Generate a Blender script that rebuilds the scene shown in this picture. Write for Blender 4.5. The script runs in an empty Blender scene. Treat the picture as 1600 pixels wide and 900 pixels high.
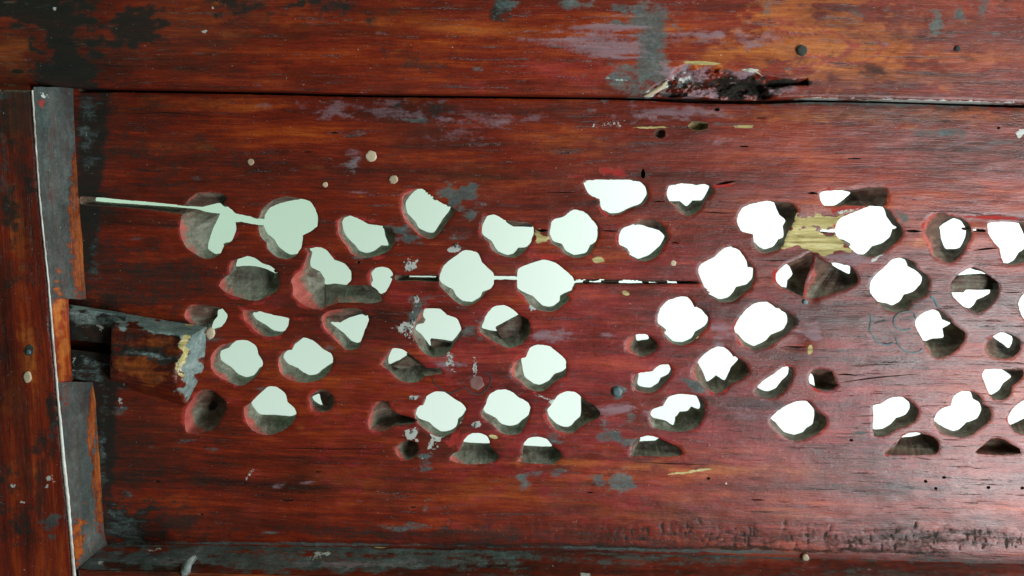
import bpy, math, random
import numpy as np
from mathutils import Vector as V, Matrix, noise
from mathutils.geometry import delaunay_2d_cdt

random.seed(7)
rng = np.random.default_rng(7)
SC = bpy.context.scene
COL = SC.collection

# ------------------------------------------------------------------ camera
CAMLOC = np.array((0.0, -0.5, 0.0))
PITCH, YAW, ROLL = 8.5, 2.3, 0.9
RM = Matrix.Rotation(math.radians(YAW), 3, 'Z') @ Matrix.Rotation(math.radians(90 - PITCH), 3, 'X') @ Matrix.Rotation(math.radians(ROLL), 3, 'Z')
RN = np.array([list(r) for r in RM])
FPX = 1600 * 28 / 36.0
cam = bpy.data.cameras.new('camera')
cam.lens = 28; cam.sensor_width = 36; cam.clip_start = 0.01; cam.clip_end = 50
co = bpy.data.objects.new('camera', cam); COL.objects.link(co)
co.matrix_world = Matrix.Translation(V(CAMLOC)) @ RM.to_4x4()
SC.camera = co

# ------------------------------------------------------------------ world and lamps
w = bpy.data.worlds.new('World'); SC.world = w; w.use_nodes = True
bg = w.node_tree.nodes['Background']
bg.inputs[0].default_value = (0.62, 0.85, 0.72, 1); bg.inputs[1].default_value = 0.10
SC.view_settings.view_transform = 'Standard'; SC.view_settings.look = 'None'
SC.view_settings.exposure = 0.0; SC.view_settings.gamma = 1


def area(name, loc, target, sx, sy, power, col):
    l = bpy.data.lights.new(name, 'AREA'); l.shape = 'RECTANGLE'; l.size = sx; l.size_y = sy
    l.energy = power; l.color = col
    o = bpy.data.objects.new(name, l); COL.objects.link(o)
    d = V(target) - V(loc)
    o.matrix_world = Matrix.Translation(V(loc)) @ d.to_track_quat('-Z', 'Y').to_matrix().to_4x4()
    return o


area('window_light', (0.86, -0.74, -0.40), (0.32, 0, -0.05), 0.46, 0.5, 21.0, (0.92, 0.96, 1.0))
area('ceiling_light', (0.80, -0.42, 0.72), (0.3, 0, 0.05), 0.5, 0.5, 7.0, (0.93, 1.0, 0.95))
area('backdrop_light', (1.5, 0.12, 0.35), (0.45, 0.6, 0.0), 0.7, 0.9, 25.0, (0.88, 1.0, 0.96))
area('backdrop_fill_light', (-0.9, 0.10, 0.6), (-0.2, 0.6, 0.0), 0.6, 0.6, 7.5, (0.60, 1.0, 0.66))


# ------------------------------------------------------------------ picture <-> plane
def un(pts, y):
    """photo positions -> points on the vertical plane at depth y"""
    p = np.asarray(pts, float).reshape(-1, 2)
    yy = np.broadcast_to(np.asarray(y, float), (len(p),))
    d = np.stack([(p[:, 0] - 800) / FPX, (450 - p[:, 1]) / FPX, -np.ones(len(p))], 1) @ RN.T
    t = (yy - CAMLOC[1]) / d[:, 1]
    return CAMLOC + d * t[:, None]


def proj(q):
    c = (np.asarray(q, float) - CAMLOC) @ RN
    return np.stack([800 + FPX * c[:, 0] / -c[:, 2], 450 - FPX * c[:, 1] / -c[:, 2]], 1)


def inpoly(pts, poly):
    x, y = pts[:, 0], pts[:, 1]
    r = np.zeros(len(pts), bool)
    bb = (x >= poly[:, 0].min()) & (x <= poly[:, 0].max()) & (y >= poly[:, 1].min()) & (y <= poly[:, 1].max())
    i = np.nonzero(bb)[0]
    if not len(i): return r
    xs, ys = x[i], y[i]; c = np.zeros(len(i), bool)
    px, py = poly[:, 0], poly[:, 1]; j = len(poly) - 1
    for k in range(len(poly)):
        m = ((py[k] > ys) != (py[j] > ys))
        dy = py[j] - py[k]
        if dy != 0:
            c ^= m & (xs < (px[j] - px[k]) * (ys - py[k]) / dy + px[k])
        j = k
    r[i] = c
    return r


def distpoly(pts, poly, far=14):
    d = np.full(len(pts), 1e3)
    bb = (pts[:, 0] > poly[:, 0].min() - far) & (pts[:, 0] < poly[:, 0].max() + far) & (pts[:, 1] > poly[:, 1].min() - far) & (pts[:, 1] < poly[:, 1].max() + far)
    i = np.nonzero(bb)[0]
    if not len(i): return d
    p = pts[i]; best = np.full(len(i), 1e3)
    n = len(poly)
    for k in range(n):
        a = poly[k]; b = poly[(k + 1) % n]; ab = b - a
        L = (ab ** 2).sum()
        t = np.clip(((p - a) @ ab) / max(L, 1e-9), 0, 1)
        q = a + t[:, None] * ab
        best = np.minimum(best, np.hypot(*(p - q).T))
    d[i] = best
    return d


def smooth_loop(P, step=2.0, rag=0.35, seed=0, round_=0.5):
    P = np.asarray(P, float); n = len(P); out = []
    sg = 1 if sarea(P) > 0 else -1
    def tf(i):
        a, b, c = P[(i - 1) % n], P[i % n], P[(i + 1) % n]
        cr = ((b - a)[0] * (c - b)[1] - (b - a)[1] * (c - b)[0]) * sg / (np.hypot(*(b - a)) * np.hypot(*(c - b)) + 1e-9)
        return .06 if cr < -.25 else round_ * 1.6
    for i in range(n):
        p0, p1, p2, p3 = P[i - 1], P[i], P[(i + 1) % n], P[(i + 2) % n]
        L = np.hypot(*(p2 - p1)); m = max(1, int(round(L / step)))
        l0 = max(np.hypot(*(p1 - p0)), 1e-6); l2 = max(np.hypot(*(p3 - p2)), 1e-6)
        t1 = (p2 - p0) / (L + l0) * L * tf(i)
        t2 = (p3 - p1) / (L + l2) * L * tf(i + 1)
        for k in range(m):
            s = k / m
            h = (2 * s ** 3 - 3 * s * s + 1) * p1 + (s ** 3 - 2 * s * s + s) * t1 + (-2 * s ** 3 + 3 * s * s) * p2 + (s ** 3 - s * s) * t2
            out.append(h)
    out = np.array(out)
    if rag:
        for i in range(len(out)):
            v = noise.noise_vector((out[i, 0] * .16, out[i, 1] * .16, seed * 3.1))
            v2 = noise.noise_vector((out[i, 0] * .45, out[i, 1] * .45, 9 + seed))
            out[i] += (rag * (v.x + .6 * v2.x), rag * (v.y + .6 * v2.y))
    return out


def sarea(P):
    x, y = P[:, 0], P[:, 1]
    return 0.5 * (x * np.roll(y, -1) - np.roll(x, -1) * y).sum()


# ------------------------------------------------------------------ materials
class NT:
    def __init__(s, name):
        s.m = bpy.data.materials.new(name); s.m.use_nodes = True
        s.t = s.m.node_tree; s.t.nodes.clear()
        s.out = s.t.nodes.new('ShaderNodeOutputMaterial'); s.b = s.t.nodes.new('ShaderNodeBsdfPrincipled')
        s.t.links.new(s.b.outputs[0], s.out.inputs[0])
        s.tc = s.t.nodes.new('ShaderNodeNewGeometry').outputs['Position']

    def lk(s, a, b):
        if isinstance(a, (int, float)): b.default_value = a
        elif isinstance(a, tuple): b.default_value = a if len(a) != 3 or b.type != 'RGBA' else (*a, 1)
        else: s.t.links.new(a, b)

    def mp(s, sc, off=(0, 0, 0), src=None):
        n = s.t.nodes.new('ShaderNodeMapping'); s.lk(src or s.tc, n.inputs[0])
        n.inputs['Scale'].default_value = sc; n.inputs['Location'].default_value = off
        return n.outputs[0]

    def noise(s, sc, scale=1, det=6, rough=.6, off=(0, 0, 0), dist=0, src=None):
        n = s.t.nodes.new('ShaderNodeTexNoise'); s.lk(s.mp(sc, off, src), n.inputs['Vector'])
        n.inputs['Scale'].default_value = scale; n.inputs['Detail'].default_value = det
        n.inputs['Roughness'].default_value = rough; n.inputs['Distortion'].default_value = dist
        return n.outputs[0]

    def math(s, op, a, b=0.0, c=0.0, clamp=False):
        n = s.t.nodes.new('ShaderNodeMath'); n.operation = op; n.use_clamp = clamp
        s.lk(a, n.inputs[0]); s.lk(b, n.inputs[1]); s.lk(c, n.inputs[2]); return n.outputs[0]

    def step(s, a, lo, hi, o0=0.0, o1=1.0):
        n = s.t.nodes.new('ShaderNodeMapRange'); n.interpolation_type = 'SMOOTHSTEP'
        s.lk(a, n.inputs[0]); n.inputs[1].default_value = lo; n.inputs[2].default_value = hi
        n.inputs[3].default_value = o0; n.inputs[4].default_value = o1; return n.outputs[0]

    def ramp(s, a, stops):
        n = s.t.nodes.new('ShaderNodeValToRGB'); e = n.color_ramp.elements
        while len(e) < len(stops): e.new(0.5)
        for el, (p, c) in zip(e, stops): el.position = p; el.color = (*c, 1)
        s.lk(a, n.inputs[0]); return n.outputs[0]

    def mix(s, f, a, b, mode='MIX'):
        n = s.t.nodes.new('ShaderNodeMix'); n.data_type = 'RGBA'; n.blend_type = mode
        s.lk(f, n.inputs[0]); s.lk(a, n.inputs[6]); s.lk(b, n.inputs[7]); return n.outputs[2]

    def attr(s, name):
        n = s.t.nodes.new('ShaderNodeAttribute'); n.attribute_name = name
        q = s.t.nodes.new('ShaderNodeSeparateColor'); s.t.links.new(n.outputs['Color'], q.inputs[0])
        return q.outputs

    def bump(s, h, strength, dist=0.001, prev=None):
        n = s.t.nodes.new('ShaderNodeBump'); s.lk(h, n.inputs['Height'])
        n.inputs['Strength'].default_value = strength; n.inputs['Distance'].default_value = dist
        if prev is not None: s.t.links.new(prev, n.inputs['Normal'])
        return n.outputs[0]


def wood(name, axis='X', tone=1.0, dirt=0.0, dl=1.0):
    s = NT(name)
    g = (lambda a, b: (a, b, b)) if axis == 'X' else (lambda a, b: (b, b, a))
    warp = s.noise((5, 5, 5), 1, 3, .5)
    # wandering grain: shift position by a slow noise
    vm = s.t.nodes.new('ShaderNodeVectorMath'); vm.operation = 'MULTIPLY_ADD'
    cx = s.t.nodes.new('ShaderNodeCombineXYZ')
    wv = s.math('MULTIPLY', warp, 0.012)
    s.lk(wv, cx.inputs[2 if axis == 'X' else 0])
    s.lk(cx.outputs[0], vm.inputs[0]); vm.inputs[1].default_value = (1, 1, 1); s.lk(s.tc, vm.inputs[2])
    P = vm.outputs[0]
    g1 = s.noise(g(4.5, 75), 1, 8, .70, src=P)
    g2 = s.noise(g(26, 420), 1, 6, .72, src=P)
    g3 = s.noise(g(60, 1500), 1, 3, .6, src=P)
    pat = s.noise(g(6, 17), 1, 6, .6, off=(3.3, 1, 2))
    pat2 = s.noise(g(20, 45), 1, 8, .68, off=(7, 1, 5))
    fac = s.math('MULTIPLY_ADD', g2, 0.34, s.math('MULTIPLY', g1, 0.62))
    fac = s.math('MULTIPLY_ADD', s.math('SUBTRACT', pat, .5), 0.55, fac)
    fac = s.math('MULTIPLY_ADD', s.math('SUBTRACT', pat2, .5), 0.22, fac)
    T = tone
    col = s.ramp(fac, [(0.32, (.022 * T, .005 * T, .003 * T)), (0.42, (.080 * T, .009 * T, .003 * T)), (0.50, (.145 * T, .012 * T, .003 * T)),
                       (0.59, (.25 * T, .032 * T, .004 * T)), (0.70, (.40 * T, .095 * T, .009 * T))])
    m1 = s.attr('m1'); m2 = s.attr('m2'); m3 = s.attr('m3')
    # orange, cleaner varnish
    nA = s.noise(g(14, 40), 1, 7, .7, off=(1, 2, 3)); nB = s.noise((45, 45, 60), 1, 8, .72, off=(4, 2, 3))
    nC = s.noise(g(10, 90), 1, 6, .65, off=(9, 9, 3))
    nM = s.math('MULTIPLY_ADD', nA, .5, s.math('MULTIPLY', nB, .5))
    sp = lambda a, n, amp, lo, hi: s.step(s.math('MULTIPLY_ADD', s.math('SUBTRACT', n, .5), amp, a), lo, hi)
    org = s.ramp(fac, [(.35, (.13, .026, .005)), (.5, (.34, .085, .012)), (.65, (.56, .20, .035))])
    col = s.mix(s.math('MULTIPLY', sp(m3[0], nC, 1.1, .10, 1.05), .8), col, org)
    # magenta red overtone of the stain
    mag = s.ramp(fac, [(.35, (.07, .005, .008)), (.5, (.21, .014, .016)), (.65, (.36, .042, .032))])
    col = s.mix(s.math('MULTIPLY', sp(m3[1], pat2, 1.2, .2, .7), .75), col, mag)
    # ivory / pinkish rub wear (pale dust in the open grain, plus painted sheen)
    wear_sheen = s.math('MULTIPLY', sp(m3[2], s.math('MULTIPLY_ADD', g2, .6, s.math('MULTIPLY', nB, .4)), 1.4, .25, .95), .6)
    col = s.mix(wear_sheen, col, (.34, .13, .105))
    fine = s.noise(g(60, 950), 1, 5, .8, off=(2, 8, 1))
    fine2 = s.noise(g(420, 620), 1, 3, .8, off=(6, 1, 1))
    fm = s.math('MULTIPLY_ADD', fine, 1.5, s.math('MULTIPLY_ADD', fine2, 1.0, -.25))
    col = s.mix(1.0, col, s.ramp(fm, [(.62, (.45, .42, .42)), (.95, (1., 1., 1.))]), 'MULTIPLY')
    fr = s.step(fine, .56, .72)
    col = s.mix(s.math('MULTIPLY', fr, .35), col, s.mix(.5, col, (.50, .22, .12)))
    film = s.math('MULTIPLY', s.step(s.math('MULTIPLY_ADD', s.math('SUBTRACT', fine2, .5), .5, s.noise(g(9, 22), 1, 8, .72, off=(5, 8, 2))), .44, .68), .42)
    col = s.mix(film, col, (.030, .016, .010))
    # dark grain pores
    pores = s.step(s.math('MULTIPLY_ADD', s.math('SUBTRACT', fine, .5), .5, g2), .31, .40, 1, 0)
    col = s.mix(s.math('MULTIPLY', pores, .75), col, (.012, .006, .006))
    # black grime and painted shade
    nF = s.math('MULTIPLY_ADD', s.noise(g(90, 240), 1, 6, .78, off=(3, 1, 9)), .6, s.math('MULTIPLY', s.noise((480, 480, 620), 1, 4, .8, off=(3, 4, 9)), .4))
    dk = sp(m1[2], s.math('MULTIPLY_ADD', nM, .45, s.math('MULTIPLY', nF, .55)), 3.2, .22, .80)
    genk = s.step(s.noise(g(12, 34), 1, 8, .72, off=(13, 2, 8)), .62 - dirt, .70 - dirt)
    dk = s.math('MAXIMUM', dk, s.math('MULTIPLY', genk, .75))
    col = s.mix(s.math('MULTIPLY', dk, .9), col, s.mix(nF, (.004, .008, .007), (.020, .025, .020)))
    # dust, blue green grey, also light painted on the batten
    du = sp(m1[1], s.math('MULTIPLY_ADD', nC, .45, s.math('MULTIPLY', nF, .55)), 3.2, .24, .78)
    duc = s.ramp(s.math('MULTIPLY_ADD', nF, .6, s.math('MULTIPLY', nB, .4)), [(.34, (.016 * dl, .027 * dl, .027 * dl)), (.5, (.066 * dl, .094 * dl, .088 * dl)), (.66, (.16 * dl, .19 * dl, .175 * dl))])
    col = s.mix(s.math('MULTIPLY', du, .88), col, duc)
    # grey violet smear
    vi = sp(m2[2], s.math('MULTIPLY_ADD', nC, .5, s.math('MULTIPLY', nF, .5)), 3.0, .28, .80)
    col = s.mix(s.math('MULTIPLY', vi, .8), col, s.mix(g2, (.13, .07, .08), (.30, .22, .24)))
    # bare yellow wood
    ba = sp(m2[0], nM, 1.2, .36, .46)
    col = s.mix(ba, col, s.ramp(g2, [(.3, (.13, .10, .035)), (.5, (.36, .30, .12)), (.7, (.60, .54, .30))]))
    # bright red paint left round the cuts
    rd = sp(m1[0], s.math('MULTIPLY_ADD', s.noise((130, 130, 170), 1, 6, .7, off=(5, 5, 5)), .55, s.math('MULTIPLY', nF, .45)), 2.8, .36, .80)
    col = s.mix(s.math('MULTIPLY', rd, .85), col, s.mix(nF, (.14, .006, .007), (.46, .050, .040)))
    # pale paint specks and a painted edge highlight
    vor = s.t.nodes.new('ShaderNodeTexVoronoi'); s.lk(s.mp((95, 95, 120)), vor.inputs['Vector'])
    vs = s.t.nodes.new('ShaderNodeSeparateColor'); s.t.links.new(vor.outputs['Color'], vs.inputs[0])
    size = s.math('MULTIPLY', s.step(vs.outputs[0], .90, 1.0), .16)
    spk = s.math('GREATER_THAN', size, s.math('ADD', vor.outputs['Distance'], s.math('MULTIPLY', s.math('SUBTRACT', nB, .5), .3)))
    pa = sp(m2[1], s.noise((260, 260, 260), 1, 5, .75), 2.0, .36, .45)
    col = s.mix(s.math('MAXIMUM', s.math('MULTIPLY', spk, .45), pa), col, (.38, .40, .36))
    s.lk(col, s.b.inputs['Base Color'])
    matte = s.math('MAXIMUM', s.math('MAXIMUM', s.math('MAXIMUM', du, dk), s.math('MAXIMUM', ba, rd)), s.math('MULTIPLY', vi, .8))
    ro = s.math('MULTIPLY_ADD', s.math('SUBTRACT', pat2, .5), .35, s.math('MULTIPLY_ADD', g2, .22, .24))
    ro = s.math('MAXIMUM', ro, s.math('MULTIPLY', matte, .82))
    s.lk(ro, s.b.inputs['Roughness'])
    s.lk(s.math('MULTIPLY_ADD', matte, -.33, .40), s.b.inputs['Specular IOR Level'])
    h = s.math('MULTIPLY_ADD', g2, .8, s.math('MULTIPLY_ADD', g3, .45, s.math('MULTIPLY', fine, .6)))
    h = s.math('MULTIPLY_ADD', pores, -.5, h)
    n1 = s.bump(h, .5, .0005)
    n2 = s.bump(s.math('ADD', nB, s.math('MULTIPLY', rd, .25)), .35, .0016, n1)
    s.lk(n2, s.b.inputs['Normal'])
    return s.m


def dusty(name, ca, cb, rough=.85, bs=.5):
    s = NT(name)
    n = s.noise((90, 90, 90), 1, 8, .7); n2 = s.noise((14, 14, 14), 1, 6, .65, off=(3, 3, 3))
    f = s.step(s.math('MULTIPLY_ADD', n, .5, s.math('MULTIPLY', n2, .5)), .35, .65)
    s.lk(s.mix(f, ca, cb), s.b.inputs['Base Color']); s.b.inputs['Roughness'].default_value = rough
    s.lk(s.bump(n, bs, .0015), s.b.inputs['Normal'])
    return s.m


def wallmat():
    """carved sides of the cuts: dusty grey green with light painted on the lower sides, over brown, red paint at the rim"""
    s = NT('cut_sides'); m1 = s.attr('m1'); m2 = s.attr('m2')
    nB = s.noise((160, 160, 160), 1, 7, .7); nA = s.noise((55, 55, 55), 1, 6, .65, off=(2, 4, 1))
    gr = s.noise((20, 150, 300), 1, 6, .6)
    brown = s.ramp(s.math('MULTIPLY_ADD', gr, .5, s.math('MULTIPLY', nA, .5)), [(.3, (.022, .009, .005)), (.5, (.09, .040, .022)), (.7, (.22, .13, .075))])
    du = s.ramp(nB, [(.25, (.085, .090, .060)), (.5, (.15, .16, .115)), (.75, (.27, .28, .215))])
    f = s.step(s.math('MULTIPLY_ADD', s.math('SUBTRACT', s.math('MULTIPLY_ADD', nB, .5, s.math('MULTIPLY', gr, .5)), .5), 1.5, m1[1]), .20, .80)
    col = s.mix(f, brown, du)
    rd = s.step(s.math('MULTIPLY_ADD', s.math('SUBTRACT', s.math('MULTIPLY_ADD', nA, .5, s.math('MULTIPLY', nB, .5)), .5), 3.2, m1[0]), .34, .72)
    col = s.mix(s.math('MULTIPLY', rd, .92), col, s.mix(nB, (.16, .010, .008), (.50, .10, .07)))
    ba = s.step(s.math('MULTIPLY_ADD', s.math('SUBTRACT', nA, .5), 1., m2[0]), .36, .5)
    col = s.mix(ba, col, s.mix(gr, (.12, .09, .035), (.42, .34, .16)))
    s.lk(col, s.b.inputs['Base Color']); s.b.inputs['Roughness'].default_value = .8
    s.lk(s.bump(nB, .8, .0014, s.bump(gr, .6, .0014)), s.b.inputs['Normal'])
    return s.m


M_H = wood('stained_wood', 'X')
M_V = wood('stained_wood_upright', 'Z', tone=.95, dirt=.08, dl=.66)
M_BT = wood('lit_dust_batten_wood', 'X', tone=.55, dirt=.04, dl=2.1)  # dust made paler to paint the light on the batten's faces
M_LB = wood('dusty_strip_wood', 'X', dl=.85)
M_W = wallmat()
M_DULLW = dusty('split_brown_wood', (.03, .015, .008), (.12, .07, .035), .8)
M_DULL = dusty('dull_red_plug', (.10, .03, .025), (.20, .10, .085), .6, .3)
M_PALE = dusty('worn_pale_edge', (.24, .15, .12), (.60, .62, .56), .6)
M_PEG = dusty('pale_peg_wood', (.28, .20, .12), (.52, .44, .30), .7)
M_PUTTY = dusty('grey_putty', (.04, .055, .05), (.28, .31, .29), .55, 1.0)
M_DARK = dusty('blackened_wood', (.006, .007, .006), (.035, .035, .028), .9)
M_INK = dusty('teal_ink', (.03, .07, .08), (.08, .15, .15), .7)
M_INKD = dusty('black_ink', (.012, .012, .012), (.03, .03, .03), .7)
M_NAIL = dusty('tarnished_metal', (.02, .04, .045), (.10, .16, .17), .5)

# ------------------------------------------------------------------ mesh building

def mkobj(name, verts, faces, mats, attrs=None, parent=None, loc=None, smooth=True, midx=None):
    verts = np.asarray(verts, float)
    if loc is None:
        loc = np.array(parent['_loc']) if parent is not None else np.array((0., 0., 0.))
    me = bpy.data.meshes.new(name)
    me.from_pydata((verts - loc).tolist(), [], faces)
    for m in mats: me.materials.append(m)
    n = len(verts)
    for an in ('m1', 'm2', 'm3'):
        at = me.color_attributes.new(an, 'FLOAT_COLOR', 'POINT')
        a = np.ones((n, 4)); a[:, :3] = 0 if attrs is None or an not in attrs else attrs[an]
        at.data.foreach_set('color', a.ravel())
    if smooth: me.polygons.foreach_set('use_smooth', [True] * len(me.polygons))
    if midx is not None: me.polygons.foreach_set('material_index', midx)
    me.update()
    o = bpy.data.objects.new(name, me); COL.objects.link(o)
    if parent is not None: o.parent = parent
    else: o.location = loc
    return o


def thing(name, label, cat, px, y, group=None):
    loc = un([px], y)[0]
    o = bpy.data.objects.new(name, None); COL.objects.link(o); o.empty_display_size = .02
    o.location = loc; o['label'] = label; o['category'] = cat; o['_loc'] = loc.tolist()
    if group: o['group'] = group
    return o


_G = rng.random((256, 256))
def vn(x, y):
    xi = np.floor(x).astype(int); yi = np.floor(y).astype(int); fx = x - xi; fy = y - yi
    fx = fx * fx * (3 - 2 * fx); fy = fy * fy * (3 - 2 * fy)
    g = lambda a, b: _G[a % 256, b % 256]
    return (g(xi, yi) * (1 - fx) + g(xi + 1, yi) * fx) * (1 - fy) + (g(xi, yi + 1) * (1 - fx) + g(xi + 1, yi + 1) * fx) * fy - .5


def fbm(x, y, o=4):
    r = 0; a = 1
    for i in range(o): r = r + a * vn(x * 2 ** i + 17 * i, y * 2 ** i + 31 * i); a *= .62
    return r


# stains, some of them painted light and shade: channel, px, py, rx, ry, angle, strength
CH = dict(red=('m1', 0), dust=('m1', 1), dark=('m1', 2), bare=('m2', 0), pale=('m2', 1), violet=('m2', 2), orange=('m3', 0), mag=('m3', 1), wear_sheen=('m3', 2))


def stain(px, table, base=None):
    A = {k: np.zeros((len(px), 3)) for k in ('m1', 'm2', 'm3')}
    if base:
        for k, v in base.items():
            a, c = CH[k]; A[a][:, c] = v
    wx = fbm(px[:, 0] / 26, px[:, 1] / 11, 4); wy = fbm(px[:, 0] / 34 + 50, px[:, 1] / 15 + 9, 4); wr = fbm(px[:, 0] / 16 + 90, px[:, 1] / 8 + 3, 4)
    for row in table:
        ch, x, y, rx, ry, ang, st = row[:7]
        a, c = CH[ch]; t = math.radians(ang)
        w_ = np.minimum(1.0, min(rx, ry) / 8.) * (.25 if len(row) > 7 else 1)
        dx, dy = px[:, 0] - x + wx * rx * .9 * w_, px[:, 1] - y + wy * ry * 1.0 * w_
        u = (dx * math.cos(t) + dy * math.sin(t)) / rx; v = (-dx * math.sin(t) + dy * math.cos(t)) / ry
        r = np.sqrt(u * u + v * v) * (1 + wr * .8 * w_)
        if len(row) > 7: r = np.maximum(np.abs(u), np.abs(v)) * (1 + wr * .25) + .1
        m = st * np.clip(1.35 - r, 0, 1) ** .8
        A[a][:, c] = np.maximum(A[a][:, c], m)
    if table is LIN_REF.get('t'):
        o_ = np.clip(A['m3'][:, 0] * 1.3, 0, 1); A['m1'][:, 1] *= 1 - o_
    return A


LIN_REF = {}


def slab(outline, y0, spacing, loops=(), dent=None, fine=(), jitter=.3):
    """triangulated front face: outline and loops in photo positions, at depth y0. Returns px, tris, loop index lists"""
    out = np.asarray(outline, float)
    # densify outline
    o2 = []
    for i in range(len(out)):
        a, b = out[i], out[(i + 1) % len(out)]
        m = max(1, int(np.hypot(*(b - a)) / max(spacing * 1.5, 2)))
        for k in range(m): o2.append(a + (b - a) * k / m)
    o2 = np.array(o2)
    x0, y0_, x1, y1 = out[:, 0].min(), out[:, 1].min(), out[:, 0].max(), out[:, 1].max()
    gx, gy = np.meshgrid(np.arange(x0, x1, spacing), np.arange(y0_, y1, spacing))
    G = np.stack([gx.ravel(), gy.ravel()], 1)
    for (fx0, fy0, fx1, fy1, sp) in fine:
        G = G[~((G[:, 0] > fx0) & (G[:, 0] < fx1) & (G[:, 1] > fy0) & (G[:, 1] < fy1))]
        ax, ay = np.meshgrid(np.arange(fx0, fx1, sp), np.arange(fy0, fy1, sp))
        G = np.concatenate([G, np.stack([ax.ravel(), ay.ravel()], 1)])
    G = G + rng.uniform(-jitter, jitter, G.shape) * spacing * .5
    G = G[inpoly(G, o2) & (distpoly(G, o2, 8) > 1.0)]
    for L in loops:
        G = G[~inpoly(G, L)]
        G = G[distpoly(G, L, 8) > 1.3]
    pts = [o2] + [np.asarray(L) for L in loops] + [G]
    edges = []; idx = []; n = 0
    for L in pts[:-1]:
        ids = list(range(n, n + len(L))); idx.append(ids)
        edges += [(ids[i], ids[(i + 1) % len(ids)]) for i in range(len(ids))]
        n += len(L)
    allp = np.concatenate(pts)
    r = delaunay_2d_cdt([V(p) for p in allp], edges, [], 0, 1e-5)
    ov = np.array([list(v) for v in r[0]]); F = np.array(r[2])
    cen = ov[F].mean(1)
    keep = inpoly(cen, o2)
    for L in loops: keep &= ~inpoly(cen, np.asarray(L))
    F = F[keep]
    return ov, F, o2


# ------------------------------------------------------------------ the cuts, traced: front rim F and the light seen through it B
HOLES = []
def H(F, B, **k): HOLES.append((np.array(F, float), None if B is None else np.array(B, float), k))

H([(126,307),(149,308),(190,312),(231,315.5),(288,321),(291,318),(295,311),(309,301),(326,300),(348,303),(354,310),(350,318),(364,330),(369,334),(380,336),(404,341),(405,338),(410,326),(426,313),(446,307),(472,311),(484,315),(491,324),(496,338),(495,354),(486,361),(473,368),(471,386),(467,392),(462,400),(446,405),(430,400),(418,389),(416,379),(406,368),(403,352),(380,348),(368,347),(369,358),(362,376),(350,384),(344,396),(336,402),(322,405),(304,397),(290,386),(283,370),(281,352),(284,335),(242,329),(189,324),(126,319)],
  [(150,309),(190,312),(232,315.5),(291,322),(317,323),(344,317),(348,321),(364,330),(369,334),(380,336),(404,341),(413,342),(415,334),(423,324),(437,318),(463,312),(483,315),(491,324),(496,338),(495,354),(486,361),(473,368),(471,386),(467,392),(462,397),(452,397),(437,387),(429,374),(417,364),(412,352),(390,350),(368,347),(369,356),(362,374),(349,381),(343,394),(338,397),(325,388),(331,362),(344,334),(322,331),(309,327),(271,323),(211,319),(150,314)], red=1)
H([(371,405),(386,400),(398,403),(409,411),(426,418),(436,432),(434,452),(420,462),(400,470),(376,466),(356,459),(342,448),(346,437),(358,428),(358,416),(362,408)],
  [(369,416),(372,405),(386,400),(398,404),(409,411),(418,414),(431,427),(416,420),(400,416),(384,415)], red=.8)
H([(476,388.5),(484,388),(496,386),(510,391),(522,406),(538,412),(548,424),(548,438),(542,445),(556,446),(580,447),(592,457),(596,470),(580,474),(560,473),(530,473),(515,478),(500,484),(482,480),(468,472),(458,462),(457,448),(455,438),(462,428),(472,420),(478,405),(481,395)],
  [(488,394),(484,388.5),(496,386),(510,391),(522,406),(538,412),(548,424),(548,438),(542,445),(525,443),(508,444),(508,436),(500,424),(486,417),(485,408)], red=1)
H([(380,485),(400,485),(426,492),(451,498),(449,510),(443,520),(434,525),(418,526),(404,522),(392,510),(382,500)],
  [(395,489),(408,488),(426,492),(451,498),(449,510),(442,518),(428,516),(416,508),(400,498)], red=1)
H([(502,500),(504,492),(518,485),(540,482),(560,482),(572,490),(576,500),(570,516),(564,532),(560,544),(542,547),(532,540),(518,526),(508,516)],
  [(516,503),(532,504),(544,497),(566,491),(576,498),(570,512),(561,535),(550,533),(538,521),(524,510)], red=1)
H([(290,484),(300,476),(326,478),(346,482),(355,494),(348,508),(338,515),(328,517),(312,512),(298,506),(288,496)],
  [(341,484),(348,484),(355,494),(348,506),(340,514),(331,514),(334,502),(340,494)], red=.7)
H([(348,538),(356,537),(372,532),(388,533),(400,542),(403,554),(410,566),(406,580),(398,590),(384,600),(372,603),(356,596),(340,588),(330,576),(329,558),(336,547)],
  [(346,548),(358,543),(368,533),(388,533),(400,542),(403,554),(410,566),(398,585),(386,589),(372,584),(362,574),(346,563),(344,554)], red=1)
H([(460,536),(474,528),(490,533),(504,545),(518,554),(520,566),(514,582),(500,593),(478,598),(456,595),(440,586),(434,572),(436,558),(444,549),(455,546)],
  [(464,534),(474,528),(490,533),(504,545),(518,554),(520,565),(508,574),(496,584),(484,586),(472,580),(466,575),(450,568),(443,558),(446,550),(456,545)], red=.7)
H([(404,616),(418,605),(432,605),(446,616),(449,628),(460,638),(463,648),(456,662),(440,674),(420,680),(400,676),(388,666),(381,648),(382,636),(392,629)],
  [(393,628),(404,617),(418,605),(432,605),(446,616),(449,628),(463,646),(456,650),(430,648),(406,647),(396,636)], red=.9)
H([(484,620),(496,610),(508,609),(520,618),(522,630),(514,642),(500,644),(488,642),(484,632)],
  [(488,620),(499,615),(501,624),(504,633),(492,627)], red=.9)
H([(290,674),(288,655),(290,640),(300,624),(310,612),(326,608),(346,620),(354,632),(348,650),(334,670),(316,676),(302,678)], None, depth=.013, red=1)
H([(528,346),(534,340),(548,337),(560,342),(576,350),(598,353),(610,356),(617,366),(615,382),(604,394),(580,402),(560,402),(548,396),(542,385),(533,375),(528,362)],
  [(535,346),(540,339),(550,338),(560,343),(574,351),(599,356),(602,368),(607,383),(596,383),(586,391),(574,395),(562,392),(556,384),(544,372),(537,360)], red=.8)
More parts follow.
